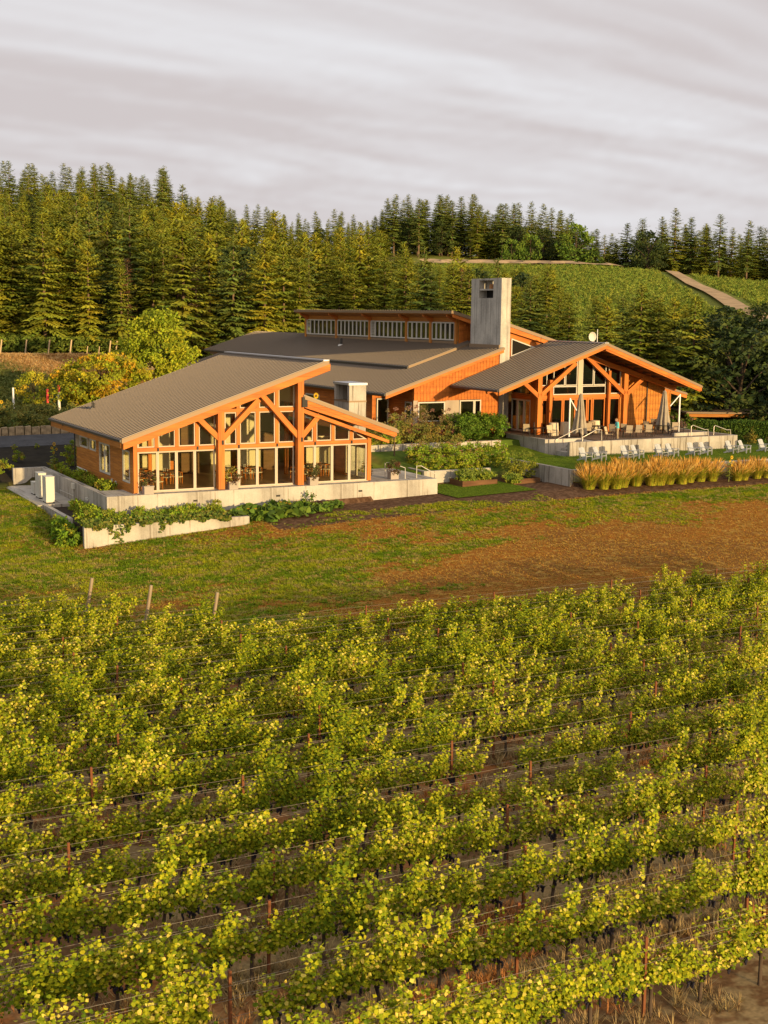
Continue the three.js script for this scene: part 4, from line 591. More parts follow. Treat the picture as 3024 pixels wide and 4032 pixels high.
// conifer: whorls of drooping boughs hung with sprays
function coniferGeo(seed, { h = 17, r = 2.9, base = 0.06, cols, sprays = 6, gap = 0.6, power = 0.68, ragged = 0.25 }) {
  const R = rng(seed), m = new MB(); let y = h * base;
  while (y < h * 0.985) {
    const t = (y - h * base) / (h * (1 - base)), rad = r * Math.pow(1 - t, power) * (0.88 + 0.12 * Math.sin(t * 11 + seed)) + 0.3, n = Math.max(5, Math.round(8 - t * 2.5)), f0 = R() * 6.28;
    for (let k = 0; k < n; k++) {
      const f = f0 + k / n * 6.283 + (R() - 0.5) * 1.1, L = rad * (1 - ragged + R() * ragged * 1.7), rise = lerp(-0.22, 0.75, t * t) + (R() - 0.5) * 0.22, cx = Math.cos(f), cz = Math.sin(f), c = vary(R() < 0.5 ? cols[0] : cols[1], R, 0.28), ns = Math.max(2, Math.round(sprays * Math.min(1, L / r + 0.25)));
      let px = 0, py = y + (R() - 0.5) * 0.8, pz = 0;
      for (let q = 1; q <= ns; q++) {
        const g = q / ns, d = V3(cx, rise - 0.55 * g + 0.5 * g * g, cz).normalize(), l = L / ns; px += d.x * l; py += d.y * l; pz += d.z * l;
        const sl = (0.42 + 0.3 * R()) * (1.15 - g * 0.45) * Math.min(1.2, 0.35 + L * 0.36);
        for (const sd of [-1, 1]) { const e = V3(cx * 0.75 - cz * sd * 0.85, -0.28 - R() * 0.25, cz * 0.75 + cx * sd * 0.85).normalize(), w = V3(-e.z, 0.25 * sd, e.x).normalize(); leaf(m, V3(px - d.x * l * 0.4, py, pz - d.z * l * 0.4), e, w, sl * 1.45, sl * 0.72, vary(c, R, 0.16), -0.12); }
        if (q === ns) leaf(m, V3(px - d.x * 0.2, py - d.y * 0.2, pz - d.z * 0.2), d, V3(-cz, 0.2, cx).normalize(), 0.62 * sl + 0.3, 0.34 * sl + 0.08, c);
      }
    }
    y += gap * (1.08 - t * 0.5) * (0.6 + R() * 0.8);
  }
  leaf(m, V3(0, h * 0.95, 0), V3(0, 1, 0), V3(1, 0, 0), h * 0.06, 0.22, cols[0]); leaf(m, V3(0, h * 0.95, 0), V3(0, 1, 0), V3(0, 0, 1), h * 0.06, 0.22, cols[0]);
  return m.geo();
}
// broad-leaved tree or bush: leaf clumps carried on limbs
function leafyGeo(seed, { h = 5, w = 2.2, low = 0.2, clumps = 34, leaves = 34, size = 0.26, cols, spread = 0.42, flat = 1 }) {
  const R = rng(seed), m = new MB(), cent = [];
  for (let k = 0; k < clumps; k++) {
    const z = R(), f = R() * 6.283, yy = lerp(low, 1, z), prof = Math.sqrt(Math.max(0.05, 1 - Math.pow((yy - (low + 1) * 0.45) / (1 - low) * 1.75, 2))), rr = w * prof * Math.sqrt(0.25 + 0.75 * R()) * (0.8 + 0.35 * R()), c = V3(Math.cos(f) * rr, yy * h, Math.sin(f) * rr); cent.push(c);
    const base = vary(cols[Math.floor(R() * cols.length)], R, 0.2), cs = spread * w * (0.6 + R() * 0.6);
    for (let q = 0; q < leaves; q++) { const o = rdir(R).multiplyScalar(cs * Math.cbrt(R())); o.y *= 0.7 * flat; const d = rdir(R, -0.3); leaf(m, c.clone().add(o), d, perp(d, R), size * (0.7 + R() * 0.6), size * (0.55 + R() * 0.4), vary(base, R, 0.25)); }
  }
  return { g: m.geo(), cent };
}
function limbsGeo(seed, cent, h, r0, trunkH) { const R = rng(seed), m = new MB(); m.tube([[0, 0, 0], [0.06 * h * (R() - 0.5), trunkH, 0], [0.1 * h * (R() - 0.5), h * 0.6, 0.05 * h * (R() - 0.5)], [0, h * 0.88, 0]].map(q => [q[0], q[1], q[2]]), [r0, r0 * 0.75, r0 * 0.45, r0 * 0.15], 7, true); for (let k = 0; k < cent.length; k += 3) { const c = cent[k], y0 = Math.max(trunkH * 0.8, c.y * 0.55); m.tube([[0, y0, 0], [c.x * 0.5, lerp(y0, c.y, 0.6), c.z * 0.5], [c.x, c.y, c.z]], [r0 * 0.4, r0 * 0.25, r0 * 0.1], 5, true); } return m.geo(); }
function plant(name, label, category, geoLeaf, geoWood, mats, group, leafName = 'crown', woodName = 'trunk') { const o = new THREE.Group(); o.name = name; tag(o, label, category, group); meshOf(leafName, geoLeaf, mats[0], o); if (geoWood) meshOf(woodName, geoWood, mats[1], o); return o; }
function put(proto, a, b, y, turn, sx = 1, sy = sx, label) { const o = proto.clone(); o.name = numbered(proto.name); o.userData = { ...proto.userData }; if (label) o.userData.label = label; o.position.copy(P(a, b, y)); o.rotation.y = turn; o.scale.set(sx, sy, sx); scene.add(o); return o; }
camera.updateMatrixWorld(); camera.updateProjectionMatrix();
const ndc = (a, b, y) => P(a, b, y).project(camera);

// ---- vineyard
{
  const cols = { lo: [0.09, 0.145, 0.006], mi: [0.235, 0.285, 0.008], hi: [0.49, 0.46, 0.018], ye: [0.68, 0.56, 0.10] };
  const vineGeo = (seed, dens, tall) => {
    const R = rng(seed), m = new MB(), n = Math.round(36 * dens), w0 = R() * 6, tone = R();
    for (let k = 0; k < n; k++) {
      const x0 = (R() * 2 - 1) * 0.86, cl = 0.52 + 0.48 * Math.sin(x0 * 3.4 + w0), L = (0.55 + 1.05 * R() * cl + (R() < 0.08 ? 0.35 : 0)) * tall * 1.02, lx = 0.22 + (R() - 0.5) * 0.8, lz = (R() - 0.5) * 0.55, st = Math.round(L / 0.02);
      for (let q = 0; q < st; q++) {
        const t = q / st, fl = t * t * (R() < 0.5 ? 0.9 : 1.0), p = V3(x0 + lx * t * L, 0.82 + t * L * (1 - 0.12 * fl) - (k % 5 === 0 ? t * t * 0.35 : 0), lz * t * L * 1.2), off = rdir(R).multiplyScalar(0.05 + R() * 0.11); off.y *= 0.6; p.add(off);
        const d = V3((R() - 0.5) * 1.1, -0.75 + R() * 0.7, (off.z > 0 ? 1 : -1) * (0.1 + R() * 0.5)).normalize(), s0 = V3(R() < 0.5 ? 1 : -1, (R() - 0.5) * 0.7, (R() - 0.5) * 1.1), s = s0.sub(d.clone().multiplyScalar(s0.dot(d))).normalize(), u = R() * 0.98 + (tone - 0.5) * 0.35, c = u < 0.45 ? mixc(cols.lo, cols.mi, u / 0.45) : u < 0.95 ? mixc(cols.mi, cols.hi, (u - 0.45) / 0.5) : cols.ye;
        const sz = 0.058 + R() * 0.042; leaf(m, p, d, s, sz, sz * 1.08, vary(c, R, 0.18), 0.18, q % 3 === 0);
      }
    }
    for (let k = 0; k < 110 * dens; k++) { const p = V3((R() * 2 - 1) * 0.85, 0.62 + R() * 0.45, (R() - 0.5) * 0.34), d = V3((R() - 0.5), -0.8, (R() - 0.5) * 1.4).normalize(), sz = 0.07 + R() * 0.04; leaf(m, p, d, perp(d, R), sz, sz, vary(mixc(cols.lo, cols.mi, R() * 1.2), R, 0.2), 0.18); }
    return m.geo();
  };
  const trunkGeo = seed => { const R = rng(seed), m = new MB(); m.tube([[0, -0.1, 0], [(R() - 0.5) * 0.1, 0.4, (R() - 0.5) * 0.06], [(R() - 0.5) * 0.12, 0.8, 0]], [0.05, 0.038, 0.04], 6, true); m.tube([[-0.8, 0.84, 0], [-0.3, 0.86, 0.02], [0, 0.79, 0], [0.35, 0.85, -0.02], [0.8, 0.83, 0]], [0.014, 0.022, 0.034, 0.022, 0.012], 5, true); return m.geo(); };
  M.grape = new THREE.MeshStandardMaterial({ color: lin(0.012, 0.010, 0.022), roughness: 0.45 });
  const grapeGeo = (seed, n) => { const R = rng(seed), m = new MB(); for (let k = 0; k < n; k++) { const x = (R() * 2 - 1) * 0.8, y = 0.66 + R() * 0.14, z = (R() < 0.5 ? -1 : 1) * (0.06 + R() * 0.1); for (let q = 0; q < 5; q++) { const a = R() * 6.28, r = 0.022 * (1 - q * 0.15); m.tube([[x + Math.cos(a) * r, y - q * 0.026, z + Math.sin(a) * r], [x + Math.cos(a) * r, y - q * 0.026 - 0.045, z + Math.sin(a) * r]], [0.034 - q * 0.004, 0.022], 5, true); } } return m.geo(); };
  const protos = []; for (let k = 0; k < 14; k++) { const dens = [1.0, 0.9, 0.75, 1.05, 0.6, 0.95, 0.85, 0.45, 1.1, 0.7, 0.9, 0.55, 1.0, 0.8][k], tall = [1.05, 0.95, 1.0, 1.1, 0.8, 1.0, 0.9, 0.75, 1.05, 0.85, 1.15, 0.7, 0.95, 1.0][k], o = new THREE.Group(); o.name = 'grapevine'; const fm = meshOf('foliage', vineGeo(100 + k, dens, tall), M.leaf, o); fm.rotation.y = 0; meshOf('trunk', trunkGeo(200 + k), M.bark, o); meshOf('grapes', grapeGeo(300 + k, 9), M.grape, o, 'stuff'); tag(o, 'trellised grapevine with yellow-green leaves in the long vineyard rows', 'grapevine', 'grapevines in the vineyard rows'); protos.push(o); }
  const R = rng(77), rows = []; for (let k = -3; k <= 12; k++) rows.push(-29.3 - 2.45 * k);
  const ends = { '-1': -5.0, '-2': -7.1, '-3': -9.0 }; const dry = [], dryC = [];
  const postG = new MB().box(-0.03, 0.03, -0.03, 0.03, -0.1, 1.78, 'y').geo(), endG = (() => { const m = new MB(); m.tube([[-0.1, 0, -0.3], [0.05, 0, 0.9], [0.3, 0, 2.35]], [0.085, 0.08, 0.075], 8); return m.geo(); })();
  rows.forEach((b, ri) => {
    const k = ri - 3, aMax = k < 0 ? ends[k] : 46; let a0 = null, a1 = null;
    for (let a = -23 + R() * 1.5; a < aMax - 0.6; a += 1.5) {
      const g = ground(a, b), n = ndc(a, b, g + 1), n2 = ndc(a, b, g + 2); if (Math.abs(n.x) > 1.09 || n2.y < -1.03 || n.y > 0.6) continue; if (a0 === null) a0 = a; a1 = a;
      const cl = fbm(a * 0.22 + 11, b * 0.3, 2); if (R() < 0.025 + (cl < 0.38 ? 0.08 : 0)) continue;
      const weak = (cl < 0.43 || R() < 0.1) && b < -33, pool = weak ? [2, 4, 9, 6, 13, 1] : b > -33 ? [0, 3, 8, 10, 5, 12] : [0, 1, 2, 3, 5, 6, 8, 10, 12, 13, 9]; const p = protos[pool[Math.floor(R() * pool.length)]];
      const o = put(p, a + (R() - 0.5) * 0.25, b + (R() - 0.5) * 0.06, g, TURN + (R() - 0.5) * 0.14, 0.98 + R() * 0.14, (b > -33 ? 0.80 : 0.82) + R() * (b > -33 ? 0.2 : 0.3));
    }
    if (a0 === null) return;
    a0 -= 1.2; a1 += 1.2; if (k < 0) a1 = aMax;
    const wt = thing('trellis_wires', 'thin metal trellis wires stretched along a vineyard row', 'wires', a0, b, ground(a0, b), { group: 'trellis wires of the vineyard rows' }); for (const [y, s] of [[0.84, 0], [1.22, 0.05], [1.22, -0.05], [1.5, 0.05], [1.5, -0.05], [1.72, 0]]) { const m = new MB([a0, b, ground(a0, b)]), pts = []; for (let a = a0; a <= a1 + 0.01; a += (a1 - a0) / 8) pts.push([a, b + s + (R() - 0.5) * 0.02, ground(a, b) + y + (R() - 0.5) * 0.03]); m.tube(pts, 0.004, 4); m.build('wire', M.wire, wt); }
    for (let a = a0 + R() * 6; a < a1; a += 6.5) { const p = meshOf('trellis_post', postG, M.rust, scene); p.position.copy(P(a, b, ground(a, b))); p.rotation.set((R() - 0.5) * 0.05, TURN, (R() - 0.5) * 0.06); tag(p, 'thin rusty steel trellis post standing in a vineyard row', 'post', 'steel posts of the vineyard rows'); }
    if (k < 0) { const p = meshOf('end_post', endG, M.weathered, scene); p.position.copy(P(aMax, b, ground(aMax, b))); p.rotation.y = TURN; tag(p, ['leaning grey wooden end post closing the vine row next to the longest row', 'leaning grey wooden end post closing the second short vine row', 'leaning grey wooden end post closing the shortest vine row by the grass'][-k - 1], 'post', null); }
    const len = a1 - a0; for (let q = 0; q < len * 90; q++) { const a = a0 + R() * len, off = R() < 0.6 ? (R() - 0.5) * 1.0 : (R() - 0.5) * 2.4, bb = b + off, f = fbm(a * 0.5 + 30, bb * 0.8, 3); if (f + R() * 0.25 < 0.55) continue; dry.push([a, bb, 0.5 + R() * 0.9]); dryC.push(fbm(a * 0.4 + 90, bb * 0.7, 2) > 0.6 ? [0.46, 0.20, 0.06] : mixc([0.42, 0.30, 0.13], [0.24, 0.16, 0.07], R())); }
  });
  const inMeadowGap = (a, b) => (a > 21 && a < 58 && b < 77) || b < 36;
  const tuft = (seed, n, h, sp, w) => { const R = rng(seed), m = new MB(); for (let k = 0; k < n; k++) { const f = R() * 6.283, l = sp * (0.3 + R()), x = Math.cos(f), z = Math.sin(f), hh = h * (0.5 + R() * 0.7), bx = x * l * 0.25, bz = z * l * 0.25; m.tri([bx - z * w, 0, bz + x * w], [bx + z * w, 0, bz - x * w], [bx + x * l, hh, bz + z * l]); } return m.geo(); };
  const inst = (name, label, geo, list, cl, mat) => { const im = new THREE.InstancedMesh(geo, mat, list.length), q = new THREE.Quaternion(), mt = new THREE.Matrix4(), R = rng(9), c = new THREE.Color(); list.forEach(([a, b, s, y], i) => { q.setFromAxisAngle(V3(0, 1, 0), R() * 6.283); mt.compose(P(a, b, y === undefined ? ground(a, b) : y), q, V3(s, s * (0.8 + R() * 0.4), s)); im.setMatrixAt(i, mt); c.setRGB(...vary(cl[i], R, 0.2)); im.setColorAt(i, c); }); im.name = name; im.castShadow = im.receiveShadow = true; tag(im, label, 'grass', null, 'stuff'); scene.add(im); };
  const white = new THREE.MeshPhysicalMaterial({ specularIntensity: 0.15, roughness: 0.95, side: THREE.DoubleSide });
  inst('dry_grass', 'dry straw-coloured grass on the soil under the vines', tuft(1, 9, 0.26, 0.2, 0.012), dry, dryC, white);
  // green grass of the verge
  const gl = [], gc = []; const R2 = rng(31);
  for (let q = 0; q < 270000; q++) { const left = q % 9 === 0, a = left ? -22 + R2() * 17.6 : -23 + R2() * 85, b = left ? -3 + R2() * 18 : -29 + R2() * 26.3; if (!left && a > -4.4 && a < 6 && b > -4.2) continue; const m = left ? 0.25 + fbm(a * 0.3, b * 0.3, 3) - 0.5 : GRASSMASK(a, b); const n = ndc(a, b, -1.5); if (Math.abs(n.x) > 1.05) continue; const st = fbm(a * 2.2 + 9, b * 4.5, 3); if (m + (R2() - 0.5) * 0.5 > 0.04) { gl.push([a, b, 0.6 + R2() * 0.8]); const t = fbm(a * 0.6, b * 0.9 + 44, 3); gc.push(st > 0.6 ? [0.34, 0.27, 0.07] : mixc([0.13, 0.205, 0.008], [0.29, 0.30, 0.014], ss(0.35, 0.65, t))); } else if (R2() < 0.5 && !(b > -6.4 && a > 7)) { gl.push([a, b, 0.35 + R2() * 0.6]); gc.push(mixc([0.36, 0.16, 0.025], [0.42, 0.28, 0.06], R2())); } }
  inst('verge_grass', 'green and straw-coloured grass on the bank between the walls and the vineyard', tuft(2, 8, 0.085, 0.13, 0.014), gl, gc, white);
  const ll = [], lc = []; for (let q = 0; q < 26000; q++) { const right = R2() < 0.62, a = right ? 30.8 + R2() * 32 : 21.3 + R2() * 6.2, b = right ? -2.95 + R2() * 7.5 : -3.3 + R2() * 7; if (!right && (a > 23.8 && b > 0.4)) continue; const n = ndc(a, b, 0); if (Math.abs(n.x) > 1.05) continue; ll.push([a, b, 0.45 + R2() * 0.3, right ? 0.42 : ground(a, b) + 0.045]); lc.push(mixc([0.085, 0.15, 0.014], [0.14, 0.20, 0.02], R2())); }
  inst('lawn_grass', 'short mown green grass of the lawn and turf', tuft(3, 7, 0.08, 0.1, 0.012), ll, lc, white);
  // hill vineyard: rows too far to tell the vines apart
  const hl = [], hc = [], hg = leafyGeo(5, { h: 1.9, w: 0.9, low: 0.25, clumps: 8, leaves: 9, size: 0.6, cols: [[1, 1, 1]] }).g; hg.deleteAttribute('color');
  for (let x = -30; x < 150; x += 2.7) for (let z = -185; z > -415; z -= 1.3) { const X = x + (z + 300) * 0.18, r = Math.hypot(X, z), f = Math.atan2(X, -z) * 57.2958; if (r < 188 || r > 411 || f < (r > 280 ? -1.5 : 4.6) || f > 18.5) continue; const t = (413 - r) / 223, rf = interp([[0, 12.05], [0.35, 13.0], [0.7, 14.7], [1, 17.6]], t); if (Math.abs(f - rf) / 57.3 * r < 4.6) continue; const [a, b] = toAB(X, z); hl.push([a, b, 0.36 + R2() * 0.2]); hc.push(mixc([0.13, 0.19, 0.03], [0.24, 0.27, 0.045], R2())); }
  const ml = [], mc2 = []; for (let q = 0; q < 30000; q++) { const f = -18 + R2() * 16, r = 125 + R2() * 40, [a, b] = toAB(r * Math.sin(f / 57.3), -r * Math.cos(f / 57.3)); const gp = fbm(a * 0.05 + 3, b * 0.03 + 8, 3) + (147 - r) * 0.012 + (R2() - 0.5) * 0.16; if (inMeadowGap(a, b)) continue; ml.push([a, b, 1.2 + R2() * 1.6]); mc2.push(gp > 0.53 ? mixc([0.13, 0.17, 0.04], [0.2, 0.2, 0.06], R2()) : mixc([0.60, 0.40, 0.17], [0.48, 0.29, 0.11], R2())); }
  inst('meadow_grass', 'dry tan and patchy green grass of the sloping meadow', tuft(4, 8, 0.12, 0.2, 0.02), ml, mc2, white);
  inst('hill_vineyard', 'distant rows of vines covering the hill beyond the hall', hg, hl, hc, white);
  var TUFT = tuft, INST = inst, WHITE = white;
}

// ---- forest
{
  const F = [[0.25, 0.255, 0.020], [0.18, 0.21, 0.020]], B = [[0.135, 0.18, 0.032], [0.19, 0.22, 0.03]], Y = [[0.34, 0.32, 0.022], [0.26, 0.27, 0.020]];
  const trunk = (h, r) => { const m = new MB(); m.tube([[0, -0.8, 0], [0.02 * h * 0.2, h * 0.5, 0], [0, h * 0.97, 0]], [r, r * 0.62, r * 0.12], 7, true); return m.geo(); };
  const mk = (seed, opt, label, group) => plant('conifer', label, 'conifer', coniferGeo(seed, opt), trunk(opt.h, opt.h * 0.014), [M.needle, M.firbark], group);
  const dense = [mk(11, { h: 17, r: 3.5, base: 0.03, cols: F, power: 0.55 }), mk(12, { h: 17, r: 3.2, base: 0.03, cols: Y, power: 0.6, ragged: 0.35 }), mk(13, { h: 17, r: 4.0, base: 0.03, cols: F, ragged: 0.35, power: 0.8 }), mk(14, { h: 17, r: 3.5, base: 0.03, cols: B, gap: 0.68 })], lbl = ['olive-green fir with full drooping boughs in the wood behind the buildings', 'yellowish narrow fir in the wood behind the buildings', 'broad ragged dark fir in the wood behind the buildings', 'bluish-green fir with open boughs in the wood behind the buildings'];
  dense.forEach((d, i) => tag(d, lbl[i], 'conifer', ['full olive firs', 'narrow yellowish firs', 'broad ragged firs', 'bluish open firs'][i]));
  const tall = [mk(21, { h: 22, r: 3.9, base: 0.3, cols: B, sprays: 6, gap: 0.8, ragged: 0.4, power: 0.6 }, 'tall fir with a bare lower trunk on the skyline ridge', 'bare-trunked firs on the ridge'), mk(22, { h: 22, r: 4.4, base: 0.1, cols: F, sprays: 6, gap: 0.8, ragged: 0.35, power: 0.75 }, 'tall pointed fir on the skyline ridge', 'pointed firs on the ridge')];
  const dead = mk(31, { h: 14, r: 1.9, base: 0.1, cols: [[0.20, 0.10, 0.045], [0.15, 0.10, 0.05]], sprays: 3, gap: 0.8, ragged: 0.5 }, 'thin browning fir with sparse rusty needles in the wood', 'browning firs');
  const lf = (seed, name, label, group, opt, r0, th) => { const q = leafyGeo(seed, opt); return plant(name, label, 'tree', q.g, limbsGeo(seed, q.cent, opt.h, r0, th), [M.leaf, M.bark], group); };
  const oak = lf(41, 'broadleaf_tree', 'round dark green broadleaf tree at the edge of the wood', 'dark broadleaf trees', { h: 12, w: 4.2, low: 0.15, clumps: 60, leaves: 30, size: 0.62, cols: [[0.055, 0.075, 0.018], [0.075, 0.10, 0.022], [0.045, 0.07, 0.02]], spread: 0.3 }, 0.3, 2.5), bright = lf(42, 'broadleaf_tree', 'bright green broadleaf tree in front of the ridge firs', 'bright broadleaf trees', { h: 10, w: 3.8, low: 0.2, clumps: 40, leaves: 26, size: 0.75, cols: [[0.16, 0.24, 0.03], [0.12, 0.19, 0.025]], spread: 0.34 }, 0.25, 2.2);
  const R = rng(5), spots = [];
  const rowsOf = (list, f0, f1, sp, jit) => { for (const r of list) for (let f = f0 + R() * 1.2; f < f1; f += sp(r) / r * 57.2958) { const rr = r + (R() - 0.5) * jit(r) * 1.6, ff = f + (R() - 0.5) * sp(r) * 0.95 / r * 57.2958, x = rr * Math.sin(ff / 57.2958), z = -rr * Math.cos(ff / 57.2958), [a, b] = toAB(x, z); spots.push({ r: rr, f: ff, a, b }); } };
  rowsOf([173, 178.5, 185, 193, 202, 213], -18.6, 1.2, r => 4.6, r => 5); rowsOf([227, 244, 265, 290, 320, 355], -18.6, -6.5, r => 4.3 + (r - 173) * 0.022, r => 6);
  rowsOf([165, 171, 178, 186], 1.2, 7.0, r => 4.6, r => 5);
  rowsOf([129, 134.5, 140, 147, 155, 164], 3.6, 18.6, r => 4.5, r => 5);
  const small0 = spots.length; rowsOf([214, 228, 244, 262, 285], -6.5, 6.2, r => 4.8, r => 9); const small1 = spots.length;
  const inHall = (a, b) => (a > 21 && a < 58 && b > -5 && b < 77) || (a > -4 && a < 22 && b < 22);
  const ridge = []; const save = spots.length; rowsOf([395, 428, 438], -18.6, -6, r => 7, r => 14); rowsOf([430, 442], -6, 0, r => 5.2, r => 9); rowsOf([452, 459, 467], 0, 11.4, r => 4.6, r => 6); rowsOf([436, 448], 10.6, 18.6, r => 4.8, r => 7); const deep0 = spots.length; rowsOf([454, 462, 470, 480], -18.6, 0, r => 6, r => 8); rowsOf([474, 482, 492], -1, 11.6, r => 4.4, r => 6); rowsOf([458, 468, 480, 494], 10.2, 18.6, r => 4.8, r => 8); const deep = [];
  spots.forEach((s, i) => {
    if (inHall(s.a, s.b)) return; const g = ground(s.a, s.b) - 0.3, rt = R() * 6.28;
    if (i >= deep0) { deep.push([s.a, s.b, g, (0.72 + R() * 0.34) * (s.f < -9 ? 1.0 : s.f < 0 ? 0.66 : s.f > 10.2 ? 1.0 : 0.95)]); return; }
    if (i >= save) { const u = R(); const p = u < 0.36 ? tall[0] : u < 0.68 ? tall[1] : u < 0.84 ? oak : dense[2], sc = (p === oak ? 1.15 : 0.74 + R() * 0.36) * (s.f < -9 ? 0.95 : s.f < 0 ? 0.66 : s.f > 10.6 ? 1.0 : 0.9); put(p, s.a, s.b, g, rt, sc * (s.f > 0 && p !== oak ? 1.35 : 1.1), sc); return; }
    if (i >= small0 && i < small1) { const top = 11 + Math.tan(interp([[-6.5, 3.3], [-2, 2.8], [1, 2.3], [4, 1.95], [6.5, 1.7]], s.f) / 57.3) * s.r, k = Math.max(0.35, (top - g) / 17) * (0.82 + R() * 0.28); put(dense[Math.floor(R() * 4)], s.a, s.b, g, rt, k * 1.5, k); return; }
    const belt = s.f > 3.5 && s.r < 168; let u = R(), p = dense[u < 0.34 ? 0 : u < 0.6 ? 1 : u < 0.82 ? 2 : 3], sc = interp([[-18, 1.02], [-9, 0.98], [-4.6, 0.9], [-0.6, 0.82], [3.4, 0.72], [7, 0.66]], s.f) * (0.72 + Math.pow(R(), 0.7) * 0.46);
    if (R() < 0.045 && !belt) p = dead; else if (R() < 0.05 && !belt) { p = oak; sc *= 1.1; } if (belt) { const top = 11 + Math.tan(interp([[3.6, 1.9], [8, 1.7], [10, 1.2], [13, 0.75], [18, 0.45]], s.f) / 57.3) * s.r; sc = clamp((top - g) / 17, 0.3, 0.8) * (0.76 + R() * 0.3); if (s.f > 13 && R() < 0.55) { p = oak; sc *= 1.35; } } else if (s.f > -3 && s.r > 200) sc *= 1.0; if (s.f < -5 && s.r < 176) sc *= 0.95;
    put(p, s.a, s.b, g, rt, belt ? sc * 1.35 : sc * 1.15, sc);
  });
  { const im = new THREE.InstancedMesh(tall[1].children[0].geometry, M.needle, deep.length), mt = new THREE.Matrix4(), q = new THREE.Quaternion(); deep.forEach(([a, b, y, s], i) => { q.setFromAxisAngle(V3(0, 1, 0), R() * 6.28); mt.compose(P(a, b, y), q, V3(s * 1.4, s, s * 1.4)); im.setMatrixAt(i, mt); }); im.name = 'distant_forest'; tag(im, 'far conifer forest behind the skyline trees', 'forest', null, 'stuff'); scene.add(im); }
  for (const [r, f, s] of [[440, 8.0, 1.35], [442, 6.1, 1.0], [440, 5.3, 0.8], [441, 8.8, 0.9], [438, 11.0, 0.9]]) { const [a, b] = toAB(r * Math.sin(f / 57.3), -r * Math.cos(f / 57.3)); put(bright, a, b, ground(a, b) - 0.2, R() * 6, s); }
  // trees of the garden
  const ash = lf(51, 'garden_tree', 'bright yellow-green spreading tree behind the pavilion roof', null, { h: 8.5, w: 4.3, low: 0.12, clumps: 150, leaves: 44, size: 0.42, cols: [[0.40, 0.42, 0.026], [0.32, 0.36, 0.022], [0.24, 0.29, 0.02]], spread: 0.22 }, 0.22, 1.6); { const [a, b] = toAB(-24.2, -141); put(ash, a, b, ground(a, b), 1.2, 0.88); }
  const maple = lf(52, 'garden_tree', 'low spreading tree turning orange and yellow beside the pavilion roof', null, { h: 5.2, w: 4.6, low: 0.1, clumps: 150, leaves: 60, size: 0.3, cols: [[0.44, 0.36, 0.02], [0.34, 0.34, 0.02], [0.50, 0.30, 0.02], [0.26, 0.29, 0.02], [0.36, 0.35, 0.02], [0.30, 0.31, 0.02]], spread: 0.19, flat: 0.7 }, 0.18, 0.9); { const [a, b] = toAB(-27.2, -126.5); put(maple, a, b, ground(a, b) - 0.1, 0.5, 1.0); }
  const ysh = lf(53, 'yellow_bush', 'rounded bright yellow-green bush by the white post', null, { h: 3.4, w: 1.75, low: 0.05, clumps: 46, leaves: 34, size: 0.2, cols: [[0.42, 0.40, 0.03], [0.34, 0.36, 0.025], [0.5, 0.40, 0.03]], spread: 0.26 }, 0.06, 0.3); { const [a, b] = toAB(-33.6, -126); put(ysh, a, b, ground(a, b), 0.5, 1.0); }
}

// ---------------------------------------------------------------- garden planting
const bush = (seed, name, label, group, opt, flowers) => { const q = leafyGeo(seed, opt), o = plant(name, label, 'shrub', q.g, null, [M.leaf], group, 'foliage'); if (flowers) { const R = rng(seed + 9), m = new MB(); for (let k = 0; k < flowers[1]; k++) { const c = q.cent[Math.floor(R() * q.cent.length)], p = c.clone().add(rdir(R).multiplyScalar(opt.w * 0.35)); p.y = Math.max(p.y, c.y) + 0.05; for (let j = 0; j < 5; j++) { const d = V3(Math.cos(j * 1.257), 0.35, Math.sin(j * 1.257)).normalize(); leaf(m, p, d, V3(-d.z, 0, d.x), flowers[2], flowers[2] * 0.75, vary(flowers[0][Math.floor(R() * flowers[0].length)], R, 0.2)); } } meshOf('flowers', m.geo(), M.leaf, o, 'stuff'); } return o; };
const put0 = (p, a, b, y, turn, s, sy, label) => put(p, a, b, y, turn, s, sy === undefined ? s : sy, label);
